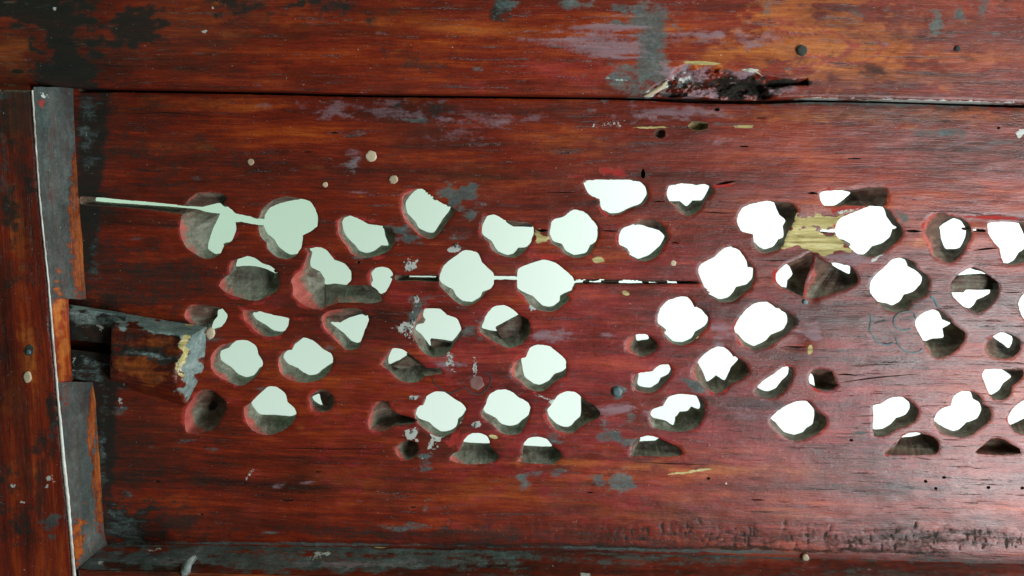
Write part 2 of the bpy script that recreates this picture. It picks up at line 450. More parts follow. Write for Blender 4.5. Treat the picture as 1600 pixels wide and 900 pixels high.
H([(629,306),(640,298),(658,295),(672,304),(688,316),(704,323),(711,329),(698,348),(684,366),(672,374),(654,366),(634,346),(628,332)],
  [(634,316),(648,298),(658,296),(668,304),(684,316),(703,326),(692,342),(678,363),(670,363),(656,357),(648,345),(637,333)], red=1)
H([(752,350),(758,338),(774,336),(788,344),(810,346),(828,349),(834,357),(831,376),(820,392),(806,402),(788,401),(770,392),(764,380),(753,368)],
  [(754,352),(762,337),(774,336),(784,343),(802,354),(833,356),(830,378),(822,386),(810,387),(802,396),(792,398),(778,392),(768,376),(754,366)], red=.6)
H([(858,366),(864,344),(882,337),(896,328),(914,331),(924,342),(933,352),(935,368),(928,384),(920,398),(902,403),(884,398),(876,388),(862,380)],
  [(859,364),(864,344),(882,337),(896,328),(914,331),(924,342),(933,352),(934,368),(930,378),(922,383),(916,394),(898,398),(885,392),(878,381),(864,376)], red=.3)
H([(912,286),(920,281),(960,281),(998,282),(1010,292),(1013,308),(1006,319),(984,326),(970,334),(954,336),(940,326),(937,312),(922,305)],
  [(914,288),(920,282),(960,281),(998,283),(1008,292),(1010,304),(1000,318),(984,324),(968,332),(954,333),(941,325),(937,312),(923,305)], red=1)
H([(1042,302),(1046,291),(1064,287),(1090,288),(1110,289),(1115,300),(1102,314),(1094,328),(1080,337),(1064,334),(1054,322),(1046,314)],
  [(1042,303),(1046,292),(1064,287),(1090,289),(1108,291),(1097,312),(1082,313),(1073,322),(1062,314),(1047,314)], red=.8)
H([(967,372),(972,358),(988,351),(1006,343),(1026,345),(1040,356),(1044,372),(1037,384),(1028,400),(1010,408),(990,404),(978,392),(968,382)],
  [(967,372),(972,358),(988,352),(1000,351),(1016,356),(1030,360),(1038,369),(1032,382),(1024,390),(1014,398),(998,404),(988,400),(980,388),(969,382)], red=.7)
H([(688,426),(694,414),(712,400),(726,391),(746,395),(753,410),(770,426),(772,431.5),(808,431.5),(810,420),(834,410),(850,406),(868,411),(880,420),(894,432),(897,437),(940,436.5),(1000,438),(1060,438.5),(1090,439.5),(1090,443.5),(1000,444),(900,443.5),(894,454),(886,460),(890,468),(878,478),(870,485),(856,487),(840,484),(828,476),(818,462),(809,454),(808,437.5),(772,437.5),(770,448),(760,456),(752,466),(740,475),(724,478),(710,470),(700,460),(688,448),(686,438)],
  [(688,426),(694,414),(712,400),(726,391),(746,395),(753,410),(770,426),(772,431.5),(808,431.5),(810,420),(834,410),(850,406),(868,411),(880,420),(894,432),(897,438),(912,437.5),(926,439.5),(940,437.5),(962,439.5),(975,438),(1000,439),(1022,440.5),(1045,439.5),(1058,440),(1058,442.5),(1045,442),(1020,441.5),(1000,442),(968,442),(950,441),(926,441),(912,441),(898,442),(895,448),(894,453),(884,457),(875,462),(874,470),(866,477),(858,479),(848,477),(840,470),(832,462),(818,456),(809,450),(808,437.5),(772,437.5),(770,448),(762,453),(754,456),(750,464),(738,471),(724,470),(714,463),(708,452),(696,446),(687,438)], red=.5, rag=.3, thr=1.2)
H([(618,430),(650,430.5),(684,431),(684,440),(650,439),(618,438)], [(640,431),(682,431.5),(682,433),(640,432.5)], red=0, rag=.2, bare=.35, thr=.4)
H([(578,428),(582,421),(596,417),(608,420),(614,429),(611,440),(606,450),(598,461),(590,456),(579,444)],
  [(580,428),(584,421),(598,417),(608,420),(614,428),(610,433),(612,438),(604,452),(597,460),(588,454),(580,445),(583,438)], red=.9)
H([(648,506),(660,484),(672,482),(688,483),(698,492),(714,498),(720,512),(720,522),(712,532),(704,546),(692,556),(676,558),(660,550),(650,534),(644,520)],
  [(649,514),(652,507),(662,505),(665,500),(661,492),(664,483),(680,482),(690,484),(698,492),(714,498),(720,515),(704,535),(688,532),(676,532),(674,542),(666,532),(658,522)], red=.5)
H([(750,508),(760,492),(770,480),(788,477),(802,484),(812,493),(826,500),(828,518),(818,536),(796,544),(776,536),(760,528),(751,520)],
  [(753,510),(760,494),(771,480),(788,477),(800,482),(808,492),(815,494),(796,503),(782,509),(776,517),(754,513)], red=.6)
H([(1091,422),(1096,412),(1116,402),(1130,389),(1144,385),(1156,392),(1166,406),(1176,418),(1179,432),(1174,448),(1160,460),(1148,470),(1130,473),(1114,466),(1104,454),(1098,442)],
  [(1091,422),(1096,412),(1116,402),(1130,389),(1144,385),(1156,392),(1166,407),(1168,417),(1176,419),(1175,434),(1166,444),(1150,448),(1144,458),(1136,465),(1124,467),(1112,461),(1106,452),(1098,442)], red=.4)
H([(1028,494),(1033,480),(1044,470),(1062,464),(1076,465),(1085,479),(1098,484),(1107,496),(1106,510),(1094,522),(1082,534),(1066,540),(1050,536),(1040,526),(1038,516),(1029,508)],
  [(1028,495),(1033,480),(1044,470),(1062,464),(1076,465),(1085,479),(1098,484),(1107,497),(1102,508),(1086,518),(1080,528),(1066,534),(1052,533),(1042,524),(1040,514),(1029,505)], red=.3)
H([(1152,344),(1160,326),(1176,318),(1198,314),(1216,315),(1236,317),(1246,328),(1243,338),(1240,350),(1234,360),(1228,372),(1224,384),(1212,392),(1192,396),(1180,388),(1177,366),(1160,362)],
  [(1152,344),(1160,326),(1176,318),(1208,315),(1213,326),(1218,336),(1227,344),(1223,354),(1224,370),(1216,374),(1208,385),(1194,389),(1184,384),(1178,376),(1176,366),(1160,361)], red=.4)
H([(1284,359.5),(1306,359),(1313,342),(1336,331),(1354,324),(1366,319),(1380,323),(1392,332),(1402,346),(1411,360),(1406,374),(1392,386),(1376,398),(1360,402),(1344,399),(1330,388),(1312,372),(1306,364.5),(1284,364)],
  [(1284,360),(1306,360),(1308,350),(1320,339),(1338,331),(1354,325),(1366,319),(1380,324),(1385,338),(1394,351),(1402,356),(1394,358),(1390,370),(1378,380),(1363,384),(1354,394),(1347,398),(1332,389),(1328,380),(1312,371),(1305,364),(1284,363.5)], red=.4)
H([(1281,302),(1292,298),(1328,297),(1350,295),(1384,294),(1384,320),(1360,322),(1320,321),(1302,323),(1288,321),(1283,314)],
  [(1281,302),(1292,298),(1316,297.5),(1329,301),(1320,310),(1311,317),(1302,322),(1289,321),(1284,312)], red=.8)
H([(1444,356),(1450,340),(1466,332),(1486,337),(1504,342),(1516,352),(1518,370),(1510,384),(1504,396),(1488,410),(1472,408),(1456,398),(1452,384),(1442,368)],
  [(1468,354),(1490,341),(1502,346),(1509,358),(1508,370),(1500,386),(1490,389),(1477,388),(1471,374),(1469,360)], red=.7)
H([(1544,362),(1546,349),(1592,347),(1640,350),(1645,378),(1606,408),(1572,414),(1566,404),(1562,388),(1550,374)],
  [(1545,361),(1547,350),(1590,348),(1598,362),(1602,376),(1600,389),(1592,394),(1584,406),(1572,412),(1565,404),(1562,388),(1550,374)], red=.3)
H([(1521,358),(1540,359),(1540,362.5),(1521,361.5)], [(1521,358),(1540,359),(1540,362),(1521,361)], red=0, rag=0)
H([(1213,428),(1228,413),(1244,406),(1264,397),(1273,399),(1270,420),(1262,440),(1254,463),(1246,460),(1224,450),(1214,440)],
  [(1214,428),(1228,413),(1233,416),(1238,428),(1230,438),(1228,450),(1215,440)], red=.4)
H([(1277,401),(1292,410),(1316,412),(1332,418),(1341,440),(1324,452),(1300,460),(1270,467),(1260,464),(1268,442),(1275,420)],
  [(1300,414),(1316,412),(1328,416),(1327,428),(1314,422)], red=.6)
H([(1360,442),(1368,430),(1382,418),(1394,406),(1412,403),(1428,410),(1434,420),(1450,432),(1452,448),(1446,462),(1428,470),(1416,484),(1400,488),(1380,482),(1372,472),(1361,458)],
  [(1360,442),(1368,430),(1382,418),(1394,406),(1412,403),(1418,416),(1428,421),(1440,432),(1439,442),(1426,456),(1412,460),(1406,470),(1394,477),(1386,474),(1372,471),(1361,457)], red=.15)
H([(1486,454),(1488,440),(1502,426),(1522,418),(1538,425),(1550,434),(1560,442),(1560,458),(1546,478),(1528,489),(1512,483),(1500,474),(1490,464)],
  [(1487,456),(1489,441),(1502,427),(1522,418),(1538,426),(1546,440),(1546,458),(1526,468),(1520,478),(1509,483),(1500,475),(1490,464)], red=.1)
H([(1430,504),(1438,492),(1456,484),(1470,486),(1484,498),(1492,508),(1508,520),(1506,534),(1492,550),(1476,558),(1460,558),(1448,542),(1436,520)],
  [(1431,505),(1438,492),(1456,484),(1466,487),(1472,499),(1485,505),(1472,513),(1474,527),(1456,529),(1445,533),(1432,516)], red=.3)
H([(1540,542),(1550,528),(1564,520),(1580,522),(1594,532),(1594,548),(1582,559),(1564,561),(1548,556)],
  [(1553,527),(1564,520),(1576,521),(1582,528),(1581,536),(1576,544),(1568,538)], red=.3)
H([(1592,474),(1600,460),(1640,455),(1640,520),(1606,504),(1596,490)], [(1593,475),(1600,461),(1638,457),(1638,515),(1606,501),(1597,490)], red=.1)
H([(1148,512),(1156,496),(1166,484),(1180,474),(1200,472),(1212,480),(1228,486),(1238,496),(1240,508),(1230,522),(1214,534),(1200,544),(1180,548),(1162,542),(1152,528)],
  [(1148,512),(1156,496),(1166,484),(1180,474),(1200,472),(1212,480),(1228,490),(1230,502),(1224,514),(1204,523),(1196,532),(1178,540),(1164,534),(1156,525),(1149,518)], red=.8)
H([(978,536),(984,528),(994,523),(1010,523),(1024,532),(1028,542),(1018,552),(1004,558),(988,554),(978,546)],
  [(994,524),(1010,523),(1014,529),(1004,531),(995,532)], red=.8)
H([(990,586),(1000,583),(1020,580),(1030,571),(1044,570),(1051,578),(1048,588),(1036,602),(1024,612),(1008,615),(992,610),(990,598)],
  [(998,586),(1006,583),(1020,580),(1030,571),(1044,570),(1048,575),(1044,584),(1032,590),(1028,598),(1016,605),(1002,604),(996,600)], red=.8)
H([(1082,580),(1090,566),(1102,552),(1120,542),(1134,544),(1148,557),(1164,566),(1171,580),(1160,592),(1142,600),(1130,612),(1118,615),(1104,608),(1092,598),(1083,588)],
  [(1091,566),(1102,552),(1120,542),(1134,544),(1146,556),(1154,560),(1142,574),(1132,594),(1119,586),(1105,596),(1098,580)], red=.6)
H([(1184,604),(1194,594),(1210,584),(1224,574),(1238,574),(1240,584),(1234,600),(1220,616),(1204,623),(1188,620),(1180,612)],
  [(1184,605),(1194,594),(1210,584),(1224,574),(1232,574),(1231,584),(1220,596),(1212,606),(1200,611),(1192,610)], red=.3)
H([(1264,590),(1270,579),(1282,577),(1300,581),(1306,596),(1309,602),(1300,610),(1280,610),(1270,604),(1265,598)],
  [(1265,594),(1269,585),(1271,590),(1273,604),(1268,602)], red=.7)
H([(1204,654),(1216,642),(1232,632),(1246,627),(1264,628),(1274,640),(1290,652),(1291,664),(1280,676),(1266,684),(1248,690),(1230,686),(1218,676),(1205,662)],
  [(1205,654),(1216,642),(1232,632),(1246,627),(1262,629),(1271,638),(1272,648),(1269,663),(1260,668),(1254,675),(1240,679),(1224,674),(1212,660)], red=.2)
H([(1365,634),(1376,631),(1392,622),(1412,621),(1426,630),(1436,642),(1430,658),(1416,666),(1400,672),(1384,681),(1366,681),(1364,670),(1365,650)],
  [(1366,634),(1376,631),(1392,622),(1408,621),(1420,628),(1421,638),(1414,648),(1400,653),(1392,662),(1378,670),(1365,670),(1365,650)], red=.1)
H([(1460,656),(1470,640),(1486,634),(1490,620),(1502,612),(1520,612),(1532,620),(1535,630),(1548,640),(1548,656),(1534,668),(1520,680),(1504,684),(1480,680),(1466,672)],
  [(1461,656),(1470,641),(1486,634),(1490,620),(1502,612),(1516,612),(1520,623),(1530,629),(1533,640),(1526,654),(1510,660),(1498,671),(1488,673),(1476,668),(1464,661)], red=.1)
H([(1535,586),(1540,578),(1560,577),(1598,578),(1599,588),(1582,604),(1578,618),(1566,625),(1550,622),(1544,612),(1538,596)],
  [(1536,586),(1540,578),(1564,577),(1580,588),(1568,598),(1560,610),(1548,617),(1544,612),(1540,600)], red=.2)
H([(1575,655),(1582,640),(1600,626),(1640,622),(1645,690),(1600,680),(1586,675),(1578,665)],
  [(1576,656),(1582,641),(1600,627),(1640,623),(1640,640),(1600,654),(1577,664)], red=.2)
H([(1384,709),(1400,696),(1408,684),(1424,676),(1442,678),(1460,684),(1468,696),(1464,709),(1440,712),(1410,711)],
  [(1409,683),(1424,676),(1439,678),(1424,682)], red=.2)
H([(1525,708),(1538,696),(1550,686),(1566,686),(1580,694),(1594,702),(1595,709),(1576,711),(1550,711)], None, depth=.012, red=.5)
H([(985,710),(989,694),(1000,684),(1016,681),(1030,685),(1046,692),(1062,700),(1066,710),(1044,714),(1016,713),(990,713)],
  [(998,689),(1004,684),(1016,681),(1029,685),(1024,688),(1008,689)], red=.2)
H([(1016,648),(1020,640),(1036,634),(1046,620),(1064,616),(1088,619),(1100,628),(1102,642),(1096,660),(1086,670),(1066,675),(1040,673),(1022,668),(1016,658)],
  [(1017,648),(1020,640),(1036,634),(1046,620),(1064,616),(1088,620),(1094,632),(1092,639),(1080,635),(1074,642),(1062,643),(1055,652),(1052,664),(1040,657),(1020,652)], red=.3)
H([(704,712),(718,704),(724,689),(736,678),(750,677),(762,683),(766,696),(772,704),(780,713),(772,722),(744,726),(716,724),(704,719)],
  [(724,690),(728,683),(738,678),(750,677),(762,683),(766,692),(744,692)], red=.6)
H([(809,720),(816,710),(817,696),(826,685),(840,683),(854,686),(863,697),(874,704),(878,714),(864,725),(840,725),(816,723)],
  [(818,695),(826,685),(840,683),(854,686),(862,697),(840,697)], red=.5)
H([(617,700),(626,692),(638,688),(650,692),(654,704),(648,714),(636,719),(622,714)], None, depth=.009, red=1)
H([(575,660),(582,638),(590,628),(606,628),(610,638),(620,646),(640,652),(652,657),(640,663),(618,664),(606,672),(590,675),(578,672)], None, depth=.012, red=.8)
H([(648,642),(660,632),(666,620),(680,612),(694,613),(708,622),(722,631),(728,640),(724,652),(718,662),(708,676),(690,683),(678,681),(664,672),(650,658)],
  [(649,642),(660,632),(666,620),(680,612),(694,613),(708,622),(722,631),(728,640),(726,646),(716,654),(713,666),(704,672),(690,674),(680,668),(670,659),(654,653),(649,645)], red=.7)
H([(752,644),(758,634),(764,618),(776,610),(790,609),(802,614),(810,621),(824,629),(829,638),(826,654),(814,676),(800,680),(782,676),(772,666),(760,658),(753,651)],
  [(755,638),(761,630),(764,618),(776,610),(790,609),(802,614),(810,621),(824,629),(829,638),(826,648),(816,656),(808,663),(796,665),(784,662),(774,652),(758,644)], red=.5)
H([(855,642),(864,630),(872,618),(886,612),(900,614),(910,622),(920,628),(929,634),(938,646),(932,655),(920,660),(906,668),(896,677),(884,678),(866,670),(856,656)],
  [(856,642),(864,630),(872,618),(886,612),(900,614),(907,621),(907,649),(898,658),(892,665),(882,667),(870,662),(858,650)], red=.8)
H([(798,578),(806,564),(822,558),(828,544),(840,539),(858,541),(870,550),(883,562),(886,574),(882,588),(866,598),(852,610),(840,612),(826,608),(816,600),(802,588)],
  [(815,560),(822,558),(828,544),(840,539),(858,541),(870,550),(883,562),(886,572),(880,579),(866,584),(858,594),(844,601),(834,599),(820,588),(816,572)], red=.8)
H([(594,570),(602,558),(612,545),(628,546),(640,554),(656,566),(666,575),(688,576),(691,583),(664,588),(654,596),(636,598),(620,592),(608,580)],
  [(607,560),(613,545),(627,546),(636,554),(637,558),(620,564),(608,569)], red=.7)
# knots, nail holes and open splits that do not go through
def PIT(x, y, rx, ry, depth, ang=0, **k):
    t = math.radians(ang); P = []
    for i in range(12):
        a = i / 12 * 2 * math.pi
        u, v = rx * math.cos(a) * random.uniform(.85, 1.1), ry * math.sin(a) * random.uniform(.85, 1.1)
        P.append((x + u * math.cos(t) - v * math.sin(t), y + u * math.sin(t) + v * math.cos(t)))
    H(P, None, depth=depth, **k)
def CRACK(pts, wd, depth=.004, **k):
    P = np.array(pts, float); up = P + (0, -wd / 2); dn = P + (0, wd / 2)
    up[0] = P[0]; up[-1] = P[-1]
    H(list(up) + list(dn[1:-1][::-1]), None, depth=depth, rag=.25, step=3, shrink=.8, **k)
PIT(1091,197,17,8,.006,0, bare=.5); PIT(1031,209,10,8,.004,0)
PIT(1005,272,3.5,8,.006); PIT(1120,171,5,3,.003)
PIT(940,632,8,9,.008,60, red=.8)
CRACK([(498,338.5),(515,340),(531,343.5)], 2); CRACK([(712,330),(730,325),(748,326),(765,330),(778,335)], 2.4)
CRACK([(836,359),(847,360.5),(857,360)], 5, bare=.2); CRACK([(937,360.5),(955,361),(965,361.5)], 2)
CRACK([(1017,314),(1030,314.5),(1040,315)], 2.2, bare=.4); CRACK([(1096,331),(1110,332),(1130,333),(1150,333)], 1.8, bare=.5)
CRACK([(450,499.5),(470,500.5),(500,501)], 3.5); CRACK([(1048,380),(1056,379),(1062,381)], 2.6)
CRACK([(1312,598),(1340,594),(1380,589),(1440,584)], 1.7); CRACK([(618,359),(626,358)], 2.5); CRACK([(1186,407),(1210,407.5),(1234,406)], 1.6); CRACK([(1560,520),(1575,514)], 1.5) if 0 else None; CRACK([(200,178),(260,176),(330,181)], 1.6); CRACK([(395,640),(398,640)], 1) if 0 else None; CRACK([(1225,541),(1245,543),(1262,542)], 2.6); CRACK([(905,300),(880,301),(850,300)][::-1], 1.4); CRACK([(1170,474),(1176,474)], 1) if 0 else None; CRACK([(990,722),(1040,724),(1120,727)], 1.5); CRACK([(430,700),(520,702),(600,701)], 1.4)
CRACK([(1260,302),(1270,301.5),(1279,303)], 4); CRACK([(1413,361),(1428,361),(1441,362)], 4.5)
CRACK([(1308,586),(1320,585),(1342,587)], 3); CRACK([(1562,456),(1580,457),(1596,457)], 1.8)
CRACK([(1118,289),(1132,286),(1150,283)], 4.5); CRACK([(1520,392),(1540,389),(1558,388)], 3)
CRACK([(1146,386),(1160,390),(1178,393)], 4, bare=.2)
CRACK([(556,468),(575,462),(592,463)], 2.5)if False else None
for x, y in ((1560,200),(1107,748),(1446,752),(1475,746),(1462,763),(1545,762),(1598,763),(1330,688),(560,410),(1478,520)):
    PIT(x, y, 3.2, 2.4, .003)
PIT(1329,688,8,2.4,.003)
NOTCH = []
for q in range(330):
    x = 300 + 1320 * random.random() ** .62
    NOTCH.append(('dark', x, 834 + (x - 900) * .012 + random.gauss(0, 9), random.uniform(1.2, 2.6), random.uniform(3, 10), random.gauss(0, 14), random.uniform(.35, .95) * (.6 if x < 950 else 1)))
for q in range(12):                 # stray open pores along the grain
    x, y = random.uniform(200, 1560), random.choice((random.uniform(170, 270), random.uniform(735, 805)))
    PIT(x, y, random.uniform(4, 12), random.uniform(.9, 1.5), .002)

_low = [(124, 141.5), (200, 142.5), (400, 146), (560, 150), (800, 152.5), (1004, 155), (1060, 157), (1130, 159), (1208, 159), (1265, 158), (1400, 161), (1660, 169)]
_gw = [3, 2.6, 2.6, 2.4, 2.4, 2.6, 4, 4, 4, 2.2, 1.6, 1.6]
H([(a, b - 5) for a, b in _low] + [(a, b + g_ - .5) for (a, b), g_ in zip(_low[::-1], _gw[::-1])], None, depth=.0088, rag=.5, step=3, red=0, groove=1)

# reject pits that touch an earlier cut
kept = []
for h in HOLES:
    F = h[0]
    if h[1] is None and h[2].get('depth', 0) < .0085:
        bad = False
        for k in kept:
            G = k[0]
            if F[:, 0].max() + 3 < G[:, 0].min() or F[:, 0].min() - 3 > G[:, 0].max() or F[:, 1].max() + 3 < G[:, 1].min() or F[:, 1].min() - 3 > G[:, 1].max(): continue
            if inpoly(F, G).any() or inpoly(G, F).any() or distpoly(F, G, 20).min() < 1.6: bad = True; break
        if bad: continue
    kept.append(h)
HOLES = kept

PT = .014        # panel thickness


def dent(px):
    """worn hollows in the panel face (metres, into the wood)"""
    d = np.zeros(len(px))
    for x, y, rx, ry, dep in ((1285, 366, 52, 34, .0022), (1268, 430, 14, 34, .0045), (1360, 308, 34, 14, .001), (640, 455, 60, 14, .0005), (1195, 560, 60, 20, .0006), (1550, 345, 60, 9, .0012), (1240, 535, 28, 14, .0012), (575, 460, 26, 10, .001)):
        r2 = ((px[:, 0] - x) / rx) ** 2 + ((px[:, 1] - y) / ry) ** 2
        d = np.maximum(d, dep * np.exp(-(r2 ** 1.6)))
    return d


FL = []
for i, (F, B, k) in enumerate(HOLES):
    big = B is not None or k.get('depth', 0) > .0085
    FL.append(smooth_loop(F, k.get('step', 1.7 if big else 1.6), k.get('rag', .6 if big else .15), i))
    if sarea(FL[-1]) < 0: FL[-1] = FL[-1][::-1]

PANEL_OUT = [(62, 95), (800, 105), (1690, 120), (1690, 900), (900, 892), (90, 892)]
ov, FT, o2 = slab(PANEL_OUT, 0, 2.9, FL)
print('panel verts', len(ov), 'tris', len(FT))
nearrim = np.full(len(ov), 1e3); redw = np.zeros(len(ov))
rimn = fbm(ov[:, 0] / 22 + 5, ov[:, 1] / 16 + 8, 3)
for L, (F, B, k) in zip(FL, HOLES):
    if B is None and k.get('depth', 0) < .0085:
        continue
    d = distpoly(ov, L, 16)
    c = L.mean(0)
    side = np.clip(.5 - .5 * (ov[:, 0] - c[0]) / (np.ptp(L[:, 0]) / 2 + 1), 0, 1)
    wgt = k.get('red', .3) * (.10 + .90 * side)
    redw = np.maximum(redw, (wgt * .62 + .85 * rimn) * np.clip(1.12 - d / (5.5 + 8 * rimn), 0, 1))
    nearrim = np.minimum(nearrim, d)
redw = np.clip(redw, 0, .8) * (ov[:, 0] > 276)

PAN = [
 # dust on the margin beside the lining and along the top
 ('dust',138,200,16,60,2,.5),('dust',148,420,10,60,3,.35),('dust',160,700,8,150,3,.45),('dark',200,825,44,34,30,1.2),('dust',190,830,34,34,30,.5),('dust',185,590,40,12,10,.6),
 ('dark',138,300,26,200,4.2,1.15,'box'),('dark',162,650,26,220,3.0,1.1,'box'),('dark',165,330,40,260,2,.45),('dark',190,720,50,160,2,.42),('dark',230,440,120,90,0,.52),('dark',260,240,140,70,0,.45),('dark',260,740,120,60,0,.42),('dark',200,600,80,40,0,.5),('dark',240,240,120,60,0,.36),('dark',480,235,120,40,0,.30),  # broad dark patches: grime, leftward light falloff and shade under the batten painted in
 ('dust',720,306,28,20,0,1),('dust',738,336,20,10,-20,.8),('dust',715,372,14,9,0,.6),('dust',642,366,34,12,20,.7),('dark',642,366,30,10,20,.6),
 ('violet',575,172,110,14,2,.55),('violet',760,180,80,18,8,.55),('violet',700,215,70,12,-5,.42),('violet',1090,176,110,13,0,.6),('violet',1120,215,60,10,0,.4),
 ('dust',655,188,26,6,5,.7),('dark',690,168,22,13,10,.7),('dark',622,166,10,8,0,.7),('dark',750,175,20,6,30,.5),('dust',548,208,30,6,0,.6),('dust',548,252,14,12,0,.55),
 ('violet',548,245,18,16,0,.6),('dust',545,330,10,30,0,.2),
 ('dust',1300,160,300,5,1.2,.75),('dark',1450,170,200,6,1.2,.55),('dark',1240,160,90,4,1.2,.5),('dust',1180,155,60,6,0,.6),
 ('orange',1450,180,260,14,1,.7),('orange',1240,182,130,10,0,.7),('orange',280,165,150,14,0,.35),('orange',640,152,40,8,0,.8),('orange',740,270,70,30,0,.4),('orange',880,225,80,18,0,.4),
 ('orange',1050,730,220,10,3,.75),('orange',800,770,260,30,0,.42),('orange',1010,800,120,14,0,.5),('orange',560,760,180,50,0,.25),('orange',1180,800,150,14,2,.35),
 ('orange',1430,380,16,10,0,.8),('orange',960,400,40,14,0,.35),
 ('bare',1282,345,38,12,0,1),('bare',1276,376,46,17,4,1),('bare',935,406,9,5,0,.8),('bare',979,458,7,4,20,.7),('bare',845,368,10,10,0,.6),('bare',770,683,8,4,10,.9),('bare',1266,545,3.5,9,15,.9),('bare',1090,527,4,3,0,.9),
 ('pale',712,386,11,6,-15,.62),('pale',640,414,9,10,0,.52),('pale',834,480,8,5,-20,.75),('pale',645,622,8,4,10,.9),('pale',642,676,8,9,40,.75),('pale',652,688,4,2,0,.9),('pale',746,664,7,5,0,.7),('pale',725,655,14,4,-30,.3),('pale',863,629,22,5,30,.62),('pale',705,560,7,20,-10,.5),('pale',742,574,3.2,13,0,.85),('pale',680,692,8,18,30,.6),
 ('dust',660,500,18,30,25,.85),('dust',650,480,14,22,10,.8),('pale',640,510,18,16,40,.55),('pale',652,470,7,6,0,.6),
 ('dark',765,520,30,20,0,.55),('dust',732,520,14,14,0,.6),('violet',735,590,40,16,0,.35),('dust',840,535,10,12,0,.1),('violet',860,530,30,14,0,.6),
 ('dust',795,590,30,6,0,.4),('dust',965,680,28,14,10,.7),('dust',985,660,10,12,0,.6),('dust',970,755,16,12,0,.72),('dust',940,755,14,10,0,.7),('dust',820,748,12,16,0,.72),('dust',838,740,14,8,20,.6),('dust',872,738,16,6,-10,.6),('dust',668,729,12,8,0,.8),('dust',665,712,14,5,0,.75),('dust',667,788,7,24,0,.5),('dust',878,655,20,30,0,.5),('dust',865,690,22,8,0,.55),
 ('violet',700,560,26,30,0,.5),('violet',900,700,60,14,0,.3),('dust',1090,603,24,8,-5,.9),('dust',932,632,20,4,0,.3),('violet',960,640,50,14,0,.65),('dust',965,612,9,9,0,.9),
 ('dust',1120,535,6,14,0,.4),('violet',1130,515,18,20,0,.6),('dust',1200,440,10,14,0,.3),('dark',1182,436,9,10,0,.6),('violet',1340,405,50,12,0,.7),('dust',1330,400,30,5,0,.5),('dust',1410,340,10,12,0,.6),('dust',1525,410,30,12,0,.45),('violet',1560,400,40,10,0,.6),
 ('dark',1355,305,30,14,0,.6),('dust',1360,300,22,5,0,.6),('dark',1240,502,8,10,0,.8),('dust',1262,520,14,9,0,.3),('dark',1240,545,25,3,0,.5),('violet',1265,520,18,12,0,.8),
 ('dust',1400,610,22,10,0,.4),('dust',1480,206,40,8,0,.55),('dust',1560,222,30,5,0,.5),('dust',1145,195,40,4,0,.6),('bare',1165,198,24,2.5,0,.75),('bare',1020,199,40,1.8,-2,.7),('pale',950,195,50,7,-5,.30),('pale',1595,210,6,8,0,.9),
 ('red',960,270,24,9,0,.8),('red',1000,285,20,5,0,.5),('red',400,475,22,8,0,.6),('red',420,495,60,5,6,.6),('red',425,525,30,6,0,.9),('red',575,343,24,4,8,.7),('red',595,402,16,4,-5,.8),('red',860,402,30,6,0,.9),('red',640,668,30,8,0,.4),('red',710,690,16,14,-40,.7),('red',1550,340,60,3.5,2,1),('red',1320,327,30,6,-5,.7),('pale',1320,330,20,3,-10,.5),('red',1130,290,25,3,-6,.9),('red',810,560,40,5,-25,.5),('red',1160,522,16,30,-10,.6),('red',1360,400,24,10,30,.4),('red',1385,415,12,4,-35,.5),
 ('pale',1370,404,14,2.2,-33,.8),('pale',1298,598,0.1,.1,0,0),
 # magenta stain through the middle, pale rub and painted sheen to the right
 ('red',298,652,8,24,12,.9),('mag',900,600,420,200,0,.55),('mag',1000,460,380,120,0,.45),('mag',620,500,200,140,0,.3),('mag',1250,650,300,90,0,.55),('mag',1400,400,240,220,0,.3),
 ('wear_sheen',1520,520,300,330,0,.45),('wear_sheen',1560,740,240,110,0,.55),('wear_sheen',1450,230,260,60,0,.45),('wear_sheen',1250,760,160,60,0,.35),
 # grime low on the panel
 ('bare',1450,157.5,190,1.2,1.3,0),('dark',260,820,90,34,0,.62),('dark',520,832,160,12,0,.55),('dark',760,830,160,12,0,.55),('dark',1250,838,170,13,1,.40),('dark',1500,840,170,12,1,.45),('dark',950,835,800,18,.9,.42),('dark',1300,846,420,10,1,.5),('dark',1050,856,620,5,1,.7),
 ('dust',420,832,18,3,0,.8),('dust',640,824,50,6,0,.45),('dust',460,850,320,3,.6,.75),('dust',1050,860,400,3,1.2,.75),('dust',1500,876,200,3,1.5,.7),('pale',388,745,12,3,-55,.42),('pale',1135,756,2,2,0,.9),('dust',1310,758,22,3,0,.6),('bare',1060,740,40,3,-3,.5),('bare',1100,734,30,3,-6,.5),('violet',1150,650,50,16,0,.5),
 ('dust',190,640,10,10,0,.6),('pale',190,632,6,8,0,.5),('pale',205,640,8,3,40,.3),
 ('dust',340,523,14,12,0,.5),('dust',365,545,10,6,0,.5),
]
for q in range(150):
    PAN.append((random.choice(('dust','dust','dark','violet','orange','red')), random.uniform(180, 1590), random.uniform(170, 810), random.uniform(3, 20), random.uniform(1.5, 5), random.uniform(-8, 8), random.uniform(.35, .6)))

AP = stain(ov, PAN + NOTCH)
xs = ov[:, 0]
AP['m1'][:, 0] = np.maximum(AP['m1'][:, 0], redw)
v3 = un(ov, 0.0)
dd = dent(ov) + 0.0003 * np.clip(stain(ov, NOTCH)['m1'][:, 2], 0, .6)
und = np.array([noise.noise((x * .006, y * .02, 1.7)) for x, y in ov]) * .0006 + np.array([noise.noise((x * .03, y * .09, 5.7)) for x, y in ov]) * .00018
v3[:, 1] += dd + und + .0004 * np.exp(-nearrim / 1.2)
verts = [v3]; faces = [tuple(int(i) for i in f) for f in FT]; midx = [0] * len(faces)
m1 = [AP['m1']]; m2 = [AP['m2']]; m3 = [AP['m3']]
nv = len(v3)


